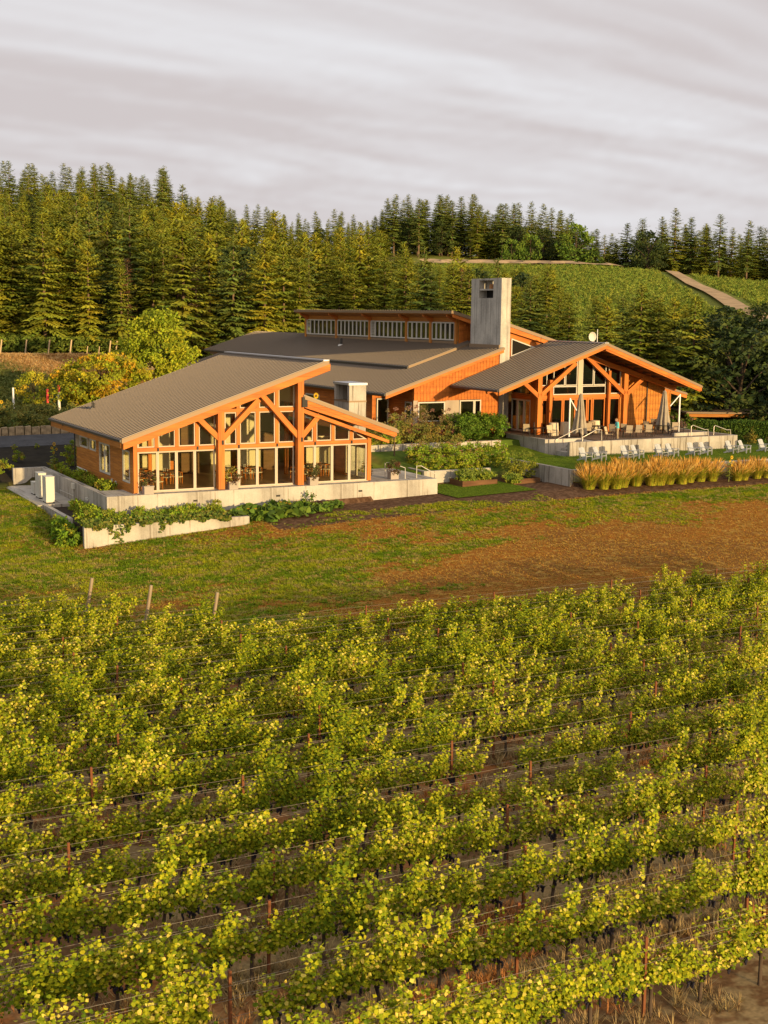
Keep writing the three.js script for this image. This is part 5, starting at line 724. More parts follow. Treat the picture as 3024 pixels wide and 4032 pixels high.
{
  const R = rng(404);
  const G1 = [[0.19, 0.28, 0.020], [0.27, 0.35, 0.026], [0.36, 0.39, 0.03]], G2 = [[0.085, 0.16, 0.014], [0.13, 0.22, 0.018]], PU = [[0.32, 0.16, 0.11], [0.24, 0.18, 0.08], [0.28, 0.23, 0.07]], OL = [[0.24, 0.23, 0.045], [0.18, 0.20, 0.035], [0.30, 0.24, 0.05]], LT = [[0.33, 0.38, 0.04], [0.42, 0.42, 0.05], [0.26, 0.34, 0.05]];
  const dahlia = bush(1, 'dahlia_bush', 'leafy green dahlia bush with pink and orange blooms in the big flower bed', 'dahlias in the flower bed', { h: 1.35, w: 0.75, low: 0.05, clumps: 22, leaves: 26, size: 0.15, cols: G1, spread: 0.3 }, [[[0.62, 0.20, 0.18], [0.66, 0.28, 0.08], [0.60, 0.42, 0.30]], 15, 0.13]);
  const green = bush(2, 'green_bush', 'dense fresh green bush under the hall windows', 'green bushes under the hall windows', { h: 1.5, w: 0.85, low: 0.03, clumps: 24, leaves: 34, size: 0.14, cols: G2.concat([[0.12, 0.20, 0.022]]), spread: 0.34 });
  const smoke = bush(3, 'smoke_bush', 'feathery purple-brown bush in front of the hall wall', 'purple-brown bushes by the hall', { h: 2.5, w: 0.85, low: 0.1, clumps: 26, leaves: 30, size: 0.12, cols: PU, spread: 0.34 });
  const olive = bush(4, 'olive_bush', 'dusty olive bush with a few small blooms by the hall', 'olive bushes by the hall', { h: 1.35, w: 0.85, low: 0.03, clumps: 24, leaves: 28, size: 0.13, cols: OL, spread: 0.34 }, [[[0.66, 0.40, 0.04], [0.6, 0.30, 0.2]], 9, 0.11]);
  const lettuce = bush(5, 'leafy_greens', 'clump of pale leafy greens in a vegetable box', 'leafy greens in the boxes', { h: 0.75, w: 0.5, low: 0.05, clumps: 14, leaves: 22, size: 0.17, cols: LT.concat([[0.14, 0.22, 0.03]]), spread: 0.4 });
  const herb = bush(6, 'herb_bush', 'tall bushy yellow-green herb in the vegetable box by the lawn wall', 'tall herbs in the box', { h: 1.7, w: 0.72, low: 0.05, clumps: 26, leaves: 30, size: 0.1, cols: [[0.27, 0.28, 0.03], [0.33, 0.32, 0.035], [0.20, 0.23, 0.03]], spread: 0.3 });
  const lowg = bush(7, 'low_shrub', 'low spreading green shrub in the narrow bed', 'low shrubs in the narrow beds', { h: 0.65, w: 0.5, low: 0.02, clumps: 14, leaves: 26, size: 0.12, cols: G1.concat([[0.26, 0.20, 0.03]]), spread: 0.4 });
  const scatter = (p, n, a0, a1, b0, b1, yf, s0, s1) => { const out = []; for (let k = 0; k < n; k++) { const a = a0 + (k + 0.2 + R() * 0.6) / n * (a1 - a0), b = lerp(b0, b1, R()); out.push(put0(p, a, b, typeof yf === 'function' ? yf(a, b) : yf, R() * 6.28, lerp(s0, s1, R()))); } return out; };
  // big flower bed
  scatter(dahlia, 9, 22.6, 29.4, 3.3, 4.6, 0.0, 0.65, 0.95); scatter(dahlia, 8, 22.8, 30.2, 5.0, 6.2, 0.15, 0.85, 1.15); scatter(olive, 6, 23, 30, 6.6, 7.8, 0.25, 0.8, 1.1);
  // bed below the hall windows
  scatter(green, 7, 30.4, 34.8, 11.0, 13.6, 1.2, 0.95, 1.25); scatter(green, 5, 30.6, 34.6, 14.0, 14.9, 1.3, 1.0, 1.3); scatter(smoke, 6, 25.2, 30.2, 12.4, 14.4, 1.2, 0.85, 1.15); scatter(olive, 9, 20.5, 30.2, 11.0, 12.2, 1.1, 0.8, 1.15); scatter(olive, 6, 20.8, 27.2, 13.0, 15.4, 1.1, 0.9, 1.3); scatter(lowg, 6, 21, 25, 10.8, 12, 1.1, 0.8, 1.3);
  // small leaning fruit tree
  { const t = leafyGeo(61, { h: 3.6, w: 0.8, low: 0.4, clumps: 20, leaves: 20, size: 0.16, cols: [[0.26, 0.24, 0.04], [0.18, 0.2, 0.03]], spread: 0.34 }), o = plant('fruit_tree', 'small thin-trunked fruit tree with sparse yellowing leaves beside the flower bed', 'tree', t.g, limbsGeo(61, t.cent, 3.6, 0.07, 1.4), [M.leaf, M.firbark]); put(o, 22.7, 8.4, 0.3, 0.4, 0.95); }
  // vegetable boxes
  scatter(lettuce, 6, 24.15, 26.75, 0.9, 1.3, -0.56, 0.65, 0.9); scatter(lettuce, 6, 24.2, 26.7, 1.6, 2.1, -0.56, 0.75, 1.05); scatter(herb, 4, 28.3, 30.0, 0.5, 1.2, -0.55, 0.8, 1.15); scatter(lettuce, 3, 27.5, 28.4, -0.2, 0.4, -0.75, 0.7, 0.95);
  
  // narrow bed by the pavilion side wall
  scatter(lowg, 16, -1.2, -0.4, 2.6, 15.5, -0.28, 0.7, 1.1).forEach((o, i) => o.position.copy(P(-1.15 + R() * 0.8, 2.9 + i * 0.8, -0.28)));
  scatter(lowg, 9, -3.4, -2.6, -0.5, 5, -1.42, 0.8, 1.15).forEach((o, i) => o.position.copy(P(-2.7 + R() * 0.4, -0.6 + i * 0.62, -1.42)));
  // ivy spilling over the planter wall
  const ivyGeo = (seed, w, drop) => { const R = rng(seed), m = new MB(), cols = [[0.15, 0.22, 0.03], [0.22, 0.27, 0.035], [0.11, 0.17, 0.025], [0.30, 0.27, 0.05]]; const nS = Math.round(w * 9); for (let s = 0; s < nS; s++) { const x = (R() - 0.5) * w, dr = drop * (0.35 + 0.75 * R()) * (0.6 + 0.5 * Math.sin(x * 3 + seed)); for (let k = 0; k < 26; k++) { const t = R(), top = t < 0.5, p = top ? V3(x + (R() - 0.5) * 0.3, 0.06 + R() * 0.3, -R() * 1.1 + 0.1) : V3(x + (R() - 0.5) * 0.22, 0.15 - (t - 0.5) * 2 * dr, 0.28 + R() * 0.12); const d = V3((R() - 0.5), -0.5, 0.6 + R() * 0.5).normalize(), sz = 0.13 + R() * 0.08; leaf(m, p, d, perp(d, R), sz, sz, vary(cols[Math.floor(R() * 4)], R, 0.25), 0.15, true); } } return m.geo(); };
  [[-3.6, 1.2, 0.3, 'sprawling vine at the near corner of the low planter wall'], [-2.1, 1.5, 1.15, 'vine hanging in a broad curtain over the low planter wall'], [-0.4, 1.3, 0.25, 'short fringe of vine along the top of the low planter wall'], [0.9, 1.1, 0.95, 'vine hanging in a narrow tongue over the low planter wall'], [2.3, 1.6, 0.3, 'vine creeping along the planter top with a few loose tips'], [3.9, 1.5, 0.42, 'vine trailing at the far half of the low planter wall']].forEach(([a, w, d, label], i) => { const o = thing('trailing_vine', label, 'vine', a, -3.82, -1.2); meshOf('foliage', ivyGeo(70 + i, w, d), M.leaf, o); });
  const back = bush(8, 'vine_bush', 'leafy green climber clump between the planter and the terrace wall', 'climber clumps behind the planter wall', { h: 0.7, w: 0.75, low: 0.02, clumps: 18, leaves: 28, size: 0.17, cols: G1.concat([[0.26, 0.26, 0.04]]), spread: 0.36 }); scatter(back, 11, -3.6, 5.2, -3.2, -1.8, -1.42, 0.8, 1.1); scatter(back, 7, -3, 3.6, -1.9, -1.2, -1.42, 0.7, 1.0);
  { const sp = bush(9, 'fern_clump', 'arching green ferny clump at the low planter corner', 'ferny clumps by the planter corner', { h: 0.95, w: 0.75, low: 0, clumps: 16, leaves: 30, size: 0.24, cols: G2.concat(G1), spread: 0.36 }); for (const [a, b] of [[-4.7, -1.6], [-4.9, -2.9], [-4.6, -0.2]]) put0(sp, a, b, ground(a, b), R() * 6, 0.85 + R() * 0.2); const ye = bush(10, 'small_bush', 'small feathery bush leaning on the terrace wall', null, { h: 1.0, w: 0.4, low: 0, clumps: 14, leaves: 30, size: 0.1, cols: [[0.24, 0.26, 0.03]], spread: 0.4 }); put0(ye, 4.75, -1.5, -1.45, 1, 1); }
  // squash plants with big leaves
  const squash = seed => { const R = rng(seed), m = new MB(), st = new MB(); for (let k = 0; k < 62; k++) { const f = R() * 6.28, rr = Math.sqrt(R()) * 1.0, y = 0.25 + R() * 0.6 * (1.1 - rr * 0.5), p = V3(Math.cos(f) * rr, y, Math.sin(f) * rr), c = vary([[0.11, 0.19, 0.02], [0.17, 0.25, 0.03], [0.08, 0.14, 0.02]][Math.floor(R() * 3)], R, 0.22), s = 0.2 + R() * 0.13, tilt = rdir(R, 0.6); for (let j = 0; j < 6; j++) { const g0 = j * 1.047, u = perp(tilt, rng(k + 5)), w = V3().crossVectors(tilt, u), d0 = u.clone().multiplyScalar(Math.cos(g0)).addScaledVector(w, Math.sin(g0)), d1 = u.clone().multiplyScalar(Math.cos(g0 + 1.047)).addScaledVector(w, Math.sin(g0 + 1.047)), q = (d, l) => [p.x + d.x * s * l, p.y + d.y * s * l - 0.05 * l, p.z + d.z * s * l]; m.col = c; m.tri([p.x, p.y, p.z], q(d0, 0.82 + 0.3 * (j % 2)), q(d1, 0.82 + 0.3 * ((j + 1) % 2))); } st.tube([[p.x * 0.4, 0, p.z * 0.4], [p.x, p.y, p.z]], [0.015, 0.01], 4, true); } m.col = null; const o = new THREE.Group(); o.name = 'squash_plant'; meshOf('foliage', m.geo(), M.leaf, o); meshOf('stems', st.geo(), new THREE.MeshStandardMaterial({ color: lin(0.16, 0.22, 0.04), roughness: 0.8 }), o); return tag(o, 'big-leaved squash plant at the foot of the terrace wall', 'plant', 'squash plants by the wall'); };
  const sq = [squash(1), squash(2), squash(3)], fl = new MB(); for (let k = 0; k < 3; k++) for (let j = 0; j < 5; j++) { const d = V3(Math.cos(j * 1.257), 0.5, Math.sin(j * 1.257)).normalize(); leaf(fl, V3([0.1, 0.55, -0.5][k], 0.85, [0.75, 0.7, 0.85][k]), d, V3(-d.z, 0, d.x), 0.12, 0.1, [0.72, 0.40, 0.03]); } meshOf('flowers', fl.geo(), M.leaf, sq[0], 'stuff');
  [[6.3, -3.0, 0], [7.3, -3.6, 1], [8.4, -2.9, 2], [7.0, -2.0, 1], [9.4, -3.4, 0], [8.9, -1.9, 2], [10.4, -2.7, 1], [11.4, -3.1, 2], [10.6, -1.8, 0], [12.6, -2.3, 1]].forEach(([a, b, k], i) => put0(sq[k], a, b, ground(a, b), i * 1.3, i < 6 ? 1.0 : 0.75 - (i - 6) * 0.04));
  { const zin = bush(12, 'zinnia_bush', 'small bush with dark red blooms behind the squash leaves', null, { h: 0.9, w: 0.4, low: 0, clumps: 10, leaves: 22, size: 0.12, cols: G2, spread: 0.4 }, [[[0.35, 0.05, 0.05]], 8, 0.06]); put0(zin, 11.2, -1.35, -1.35, 0, 1.1); }
  // ornamental feather grass
  const reed = seed => {
    const R = rng(seed), m = new MB(), gr = [[0.22, 0.28, 0.015], [0.32, 0.32, 0.02], [0.40, 0.32, 0.03]], st = [0.44, 0.27, 0.05], hd = [[0.60, 0.34, 0.07], [0.52, 0.28, 0.05], [0.62, 0.42, 0.13]];
    for (let k = 0; k < 420; k++) { const f = R() * 6.283, sp = 0.1 + R() * 0.85, h = 0.5 + R() * 0.6, x = Math.cos(f), z = Math.sin(f), b0 = Math.sqrt(R()) * 0.26, w = 0.011; let prev = [x * b0, 0, z * b0]; const cg = vary(gr[k % 3], R, 0.25); for (let s = 1; s <= 3; s++) { const t = s / 3, q = [x * (b0 + sp * t * t), h * (t - 0.3 * t * t * sp), z * (b0 + sp * t * t)]; m.col = cg; m.tri([prev[0] - z * w, prev[1], prev[2] + x * w], [prev[0] + z * w, prev[1], prev[2] - x * w], q); prev = q; } }
    for (let k = 0; k < 240; k++) { const f = R() * 6.283, sp = 0.05 + R() * 0.62, h = 0.8 + R() * 0.75 - sp * 0.3, x = Math.cos(f), z = Math.sin(f), b0 = Math.sqrt(R()) * 0.26, w = 0.008, at = t => [x * (b0 + sp * t * t), h * t, z * (b0 + sp * t * t)], mid = at(0.62), tip = at(1), q = at(0.8); m.col = vary(k % 3 ? gr[2] : gr[1], R, 0.25); m.tri([x * b0 - z * w, 0, z * b0 + x * w], [x * b0 + z * w, 0, z * b0 - x * w], mid); m.col = vary(hd[k % 3], R, 0.25); for (const e of [[-z, x], [x, z]]) { m.tri(mid, [q[0] + e[0] * 0.02, q[1], q[2] + e[1] * 0.02], tip); m.tri(mid, tip, [q[0] - e[0] * 0.016, q[1], q[2] - e[1] * 0.016]); } }
    const o = new THREE.Group(); o.name = 'feather_grass'; meshOf('blades', m.geo(), M.vc, o); return tag(o, 'tall clump of feather grass with orange-gold plumes below the lawn wall', 'ornamental grass', 'feather grass clumps along the lawn');
  };
  const rd = [reed(1), reed(2), reed(3)]; for (let k = 0; k < 21; k++) { const a = 31.2 + k * 1.0 + (R() - 0.5) * 0.3, b = -4.7 - (k > 9 ? (k - 9) * 0.04 : 0) + (R() - 0.5) * 0.4; if (k === 12) continue; put0(rd[k % 3], a + (R() - 0.5) * 0.35, b + (R() - 0.5) * 0.5, ground(a, b), R() * 6, 1.2 + R() * 0.35, k > 12 ? 1.0 + R() * 0.25 : 1.25 + R() * 0.35); }
  // sunflowers
  const sun1 = seed => { const R = rng(seed), st = new MB(), lf = new MB(), fl = new MB(), h = 1.8; st.tube([[0, 0, 0], [0.05, h * 0.6, 0.02], [0.1, h, 0.06]], [0.03, 0.024, 0.018], 6, true); for (let k = 0; k < 22; k++) { const f = k * 2.4, y = 0.25 + k / 22 * (h - 0.35), d = V3(Math.cos(f), 0.05 - R() * 0.4, Math.sin(f)).normalize(); leaf(lf, V3(0.05 * y / h, y, 0.03), d, V3(-d.z, 0.15, d.x).normalize(), 0.34 * (1.2 - y / h * 0.4), 0.25, vary([0.20, 0.26, 0.03], R, 0.25), 0.12, true); } for (let q = 0; q < 4; q++) { const c = [[0.1, h, 0.1], [-0.12, h - 0.25, 0.18], [0.28, h - 0.35, 0.1], [0.02, h - 0.55, 0.25]][q], r = q ? 0.06 : 0.085; for (let j = 0; j < 14; j++) { const g = j / 14 * 6.283, d = V3(Math.cos(g), Math.sin(g), 0.15); leaf(fl, V3(c[0] + d.x * r * 0.5, c[1] + d.y * r * 0.5, c[2]), d, V3(-d.y, d.x, 0), r * 1.35, r * 0.5, vary([0.74, 0.45, 0.02], R, 0.15), 0.1); } for (let j = 0; j < 8; j++) { const g = j / 8 * 6.283, g2 = (j + 1) / 8 * 6.283; fl.col = [0.14, 0.07, 0.02]; fl.tri([c[0], c[1], c[2] + 0.03], [c[0] + Math.cos(g) * r * 0.55, c[1] + Math.sin(g) * r * 0.55, c[2] + 0.015], [c[0] + Math.cos(g2) * r * 0.55, c[1] + Math.sin(g2) * r * 0.55, c[2] + 0.015]); } } const o = new THREE.Group(); o.name = 'sunflower'; meshOf('stem', st.geo(), new THREE.MeshStandardMaterial({ color: lin(0.2, 0.22, 0.06), roughness: 0.8 }), o); meshOf('leaves', lf.geo(), M.leaf, o); meshOf('flower_heads', fl.geo(), M.leaf, o); return tag(o, 'tall yellow sunflower in the garden beyond the driveway', 'sunflower', 'sunflowers beyond the driveway'); };
  const sf = sun1(3); put0(sf, 43.3, -5.2, ground(43.3, -5.2), TURN, 1.0, 1.0, 'single sunflower standing in front of the feather grass'); for (const [a, b, s] of [[-4.6, 41, 1.5], [-3.2, 42, 1.7], [-4.2, 44, 2.0], [-3.4, 44.6, 2.1], [-2.6, 43.4, 1.9], [-1.2, 41, 1.3], [0.3, 40, 1.2], [4.2, 40.6, 1.2], [5.0, 41.3, 1.25], [-2.2, 40.2, 1.2]]) put0(sf, a, b, ground(a, b), TURN + R() - 0.5, s); put0(sf, 22.0, 21.4, 0.9, TURN, 1.7, 1.9, 'tall sunflower clump in the shade under the hall eave'); put0(sf, -0.9, 16.6, ground(-0.9, 16.6), TURN, 0.9, 1.1, 'thin young sunflower on the black mulch behind the pavilion');
  const herbm = bush(13, 'meadow_shrub', 'grey-green tangled shrub in the garden beyond the stone edging', 'shrubs beyond the stone edging', { h: 1.8, w: 1.0, low: 0.02, clumps: 26, leaves: 30, size: 0.2, cols: [[0.15, 0.18, 0.04], [0.20, 0.22, 0.05], [0.12, 0.15, 0.04], [0.26, 0.24, 0.05]], spread: 0.34 }, [[[0.66, 0.45, 0.05]], 4, 0.08]);
  for (let k = 0; k < 34; k++) { const a = -6 + (k % 12) * 1.25 + R() * 0.8, b = 36 + Math.floor(k / 12) * 3.0 + R() * 1.4; put0(herbm, a, b, ground(a, b), R() * 6, 0.75 + R() * 0.4); }
  const gs = bush(14, 'mulch_shrub', 'small green shrub growing on the black mulch', 'shrubs on the black mulch', { h: 0.9, w: 0.6, low: 0.02, clumps: 16, leaves: 28, size: 0.13, cols: G1.concat([[0.3, 0.25, 0.03]]), spread: 0.36 }); for (const [a, b, s] of [[-2.3, 21.5, 0.9], [-4.3, 17.2, 1.0], [-5.0, 18.6, 1.2], [-4.6, 21.0, 1.1], [-4.2, 24, 0.9], [-1.4, 27, 0.4], [0.4, 27, 0.4], [1.5, 21, 1.0], [2.6, 24, 1.0], [1.0, 18.5, 0.7], [-0.6, 17.4, 0.8], [-3.9, 26.5, 0.8]]) put0(gs, a, b, ground(a, b), R() * 6, s);
  // hedge on the right
  { const o = thing('hedge', 'long clipped dark green hedge beyond the end of the terrace', 'hedge', 56, 13, 0), m = new MB(), R = rng(3); for (let q = 0; q < 16000; q++) { const x = R() * 20, t = R(), front = R() < 0.55, y = front ? R() * 1.75 : 1.45 + R() * 0.4, z = front ? 0.5 - R() * R() * 0.9 : (R() - 0.5) * 1.2; const d = rdir(R, 0.2); leaf(m, V3(x, y + Math.sin(x * 1.7) * 0.08, z + x * 0.46), d, perp(d, R), 0.2, 0.13, vary([[0.07, 0.13, 0.016], [0.05, 0.10, 0.014], [0.10, 0.16, 0.02]][q % 3], R, 0.25)); } meshOf('foliage', m.geo(), M.leaf, o); o.position.copy(P(54.6, 12.6, 0.15)); }
  const lowb = bush(15, 'yellow_grass', 'yellowing mound of grass at the foot of the hedge', 'yellowing mounds by the hedge', { h: 1.2, w: 0.7, low: 0, clumps: 16, leaves: 36, size: 0.16, cols: [[0.26, 0.2, 0.03], [0.18, 0.18, 0.03]], spread: 0.4 }); put0(lowb, 55.4, 9.0, 0.3, 0, 1.0); put0(lowb, 58.2, 8.6, 0.2, 2, 0.9); put0(lowb, 59.6, 7.4, 0.2, 2, 0.8);
  const pink = bush(16, 'flowering_shrub', 'shrub with dusty pink flower heads on the upper terrace', 'pink-flowered shrubs on the upper terrace', { h: 1.3, w: 0.6, low: 0.05, clumps: 18, leaves: 26, size: 0.14, cols: G2.concat([[0.2, 0.13, 0.08]]), spread: 0.36 }, [[[0.55, 0.26, 0.22], [0.5, 0.3, 0.24]], 22, 0.085]); for (const [a, b, s] of [[35.4, 13.4, 1.1], [52.0, 13.2, 1.1], [53.4, 12.8, 0.9], [54.2, 12.4, 1.0], [52.8, 13.5, 1.2]]) put0(pink, a, b, 1.3, R() * 6, s);
  // pots
  const potf = (a, b, y, label, cols, fl, i) => { const t = thing('flower_pot', label, 'planter', a, b, y), m = new MB(); m.box(-0.3, 0.3, -0.26, 0.26, 0, 0.46); m.ring(rect(-0.33, 0.33, -0.29, 0.29), rect(-0.25, 0.25, -0.21, 0.21), 0.42, 0.5, (u, v, d) => [u, v, d]); m.build('pot', M.pot, t); const q = leafyGeo(500 + i, { h: 0.85, w: 0.5, low: 0.02, clumps: 16, leaves: 26, size: 0.12, cols, spread: 0.42 }); const p = meshOf('plant', q.g, M.leaf, t); p.position.y = 0.42; if (fl) { const f = new MB(); for (let k = 0; k < 7; k++) { const c = q.cent[k * 2]; for (let j = 0; j < 5; j++) { const d = V3(Math.cos(j * 1.257), 0.3, Math.sin(j * 1.257)); leaf(f, c, d, V3(-d.z, 0, d.x), 0.1, 0.08, fl); } } meshOf('flowers', f.geo(), M.leaf, p, 'stuff'); } };
  const DK = [[0.11, 0.06, 0.03], [0.09, 0.10, 0.025], [0.14, 0.07, 0.03]]; potf(0.75, -0.4, 0, 'stone pot with a dark red-leaved plant at the pavilion corner door', DK, [0.66, 0.22, 0.34], 1); potf(6.3, -0.4, 0, 'stone pot with a yellow-tipped plant in the middle bay of the pavilion', DK.concat([[0.3, 0.28, 0.04]]), null, 2); potf(11.9, -0.4, 0, 'stone pot with a bushy brown-green plant beside the tall right-hand post', [[0.13, 0.09, 0.03], [0.10, 0.10, 0.03]], null, 3); potf(18.2, 0.2, 0, 'square stone pot with pink flowers by the patio rail', DK, [0.66, 0.2, 0.22], 4);
  put0(pink, 17.3, 2.6, 0, 1, 0.8, 0.7, 'low pink-flowered bush on the pavilion patio');
}
// ---------------------------------------------------------------- patio rails, stones, posts, small vineyard on the crest
{
  const rail = (label, pts) => { const q = pts[0], r = thing('handrail', label, 'handrail', ...q); new MB(q).tube(pts, 0.03, 6).build('rail', M.frame2, r); };
  rail('thin pale handrail beside the patio flower pot', [[17.85, 0.7, 0], [17.85, 0.7, 1.05], [18.15, 0.55, 1.1], [18.95, -0.15, 0.75], [18.95, -0.15, 0]]); rail('thin pale handrail at the very end of the terrace wall', [[19.85, -0.14, 0], [19.85, -0.14, 0.85], [20.15, -0.25, 0.85], [21.05, -0.6, 0.3], [21.08, -0.6, 0]]);
  const R = rng(12), z = [-6, 34.7, 0.4], w = thing('stone_edging', 'row of upright tan stone blocks edging the driveway', 'stone wall', ...z); for (let k = 0, a = -8; a < 9; k++) { const l = 0.55 + R() * 0.4, hh = 0.62 + R() * 0.16; const m = new MB(z), y = ground(a, 34.7); m.prism([[a + 0.03, y - 0.2], [a + l - 0.03, y - 0.2], [a + l - 0.06 + R() * 0.03, y + hh], [a + 0.05 + R() * 0.04, y + hh - R() * 0.08]], R() * 0.08, 0.45, fB(34.6)); m.build('stone', M.stone, w); a += l; }
  const pst = (x, zz, hgt, r, label, parts) => { const [a, b] = toAB(x, zz), o = thing('marker_post', label, 'post', a, b, ground(a, b)); parts.forEach(([y0, y1, m, n]) => new MB().tube([[0, 0, y0 * hgt], [0, 0, y1 * hgt]], r, 8).build(n, m, o)); };
  pst(-31.9, -124.4, 2.1, 0.12, 'plain red marker post beside the driveway garden', [[0, 1, M.red, 'post']]); pst(-30.8, -124.3, 2.5, 0.13, 'white marker post with a red top beside the driveway garden', [[0, 0.75, M.white, 'post'], [0.75, 1, M.red, 'red_top']]); pst(-29.2, -124.8, 2.2, 0.12, 'red marker post with a pale stripe beside the orange tree', [[0, 0.72, M.red, 'post'], [0.72, 0.8, M.white, 'stripe'], [0.8, 1, M.red, 'red_top']]); pst(-34.6, -122.5, 2.4, 0.09, 'slim white post in front of the yellow bush', [[0, 1, M.white, 'post']]);
  const cr = [[-50.5, -163], [-47.6, -163.3], [-44.6, -163.6], [-41.8, -163.8], [-39.2, -164.2], [-37.2, -164.6], [-35.8, -164.9], [-34.6, -165.4], [-33.9, -165.9]], pg = new MB().tube([[0, 0, -0.1], [0.12, 0, 0.9], [0.26, 0, 1.9]], 0.1, 6).geo(); cr.forEach(([x, zz], i) => { const [a, b] = toAB(x, zz), p = meshOf('vineyard_stake', pg, M.stake, scene); p.position.copy(P(a, b, ground(a, b))); p.rotation.y = TURN; p.scale.setScalar(i === 5 || i === 6 ? 0.6 : 1); tag(p, i === 5 || i === 6 ? 'short pale stake between the tall ones on the meadow crest' : 'leaning pale wooden stake on the crest above the dry meadow', 'post', i === 5 || i === 6 ? 'short stakes on the crest' : 'tall stakes on the crest'); });
  const hv = leafyGeo(88, { h: 1.9, w: 0.9, low: 0.25, clumps: 16, leaves: 22, size: 0.3, cols: [[0.12, 0.17, 0.025], [0.15, 0.2, 0.03]], spread: 0.4 }), vp = plant('crest_vine', 'leafy vine in the hedge-like rows on the crest above the meadow', 'grapevine', hv.g, null, [M.leaf], 'vines on the crest', 'foliage'); for (let row = 0; row < 3; row++) for (let k = 0; k < 13; k++) { const x = -52 + k * 1.45 + row * 0.4, zz = -164.6 - row * 2.4 - k * 0.18, [a, b] = toAB(x, zz); put(vp, a, b, ground(a, b) + 0.2, R() * 6, 0.95 + R() * 0.1); }
  // low pavilion roof beyond the hedge
  const q = [58.2, 16.6, 0.2], g = thing('garden_pavilion', 'low open pavilion with a dark flat roof beyond the hedge', 'building', ...q, { turn: -0.436 }); new MB().prism([[0, 1.75], [18, 1.75], [18, 2.1], [0, 2.1]], 0, 7, (u, y, d) => [u, d - 0.0, y]).build('fascia', M.siding, g); new MB().box(-0.4, 18.4, -0.5, 7.5, 2.1, 2.22).build('roof', M.cap, g); for (const a of [0.5, 6, 12, 17]) new MB().box(a, a + 0.3, 0.4, 0.7, -1.2, 1.76, 'y').build('post', M.timber, g); new MB().box(0, 18, 6.6, 6.8, -1.2, 1.76).build('back_wall', M.darkwood, g); new MB().box(9.5, 12, 0.2, 0.36, 1.3, 1.76).build('panel', M.timber, g);
}
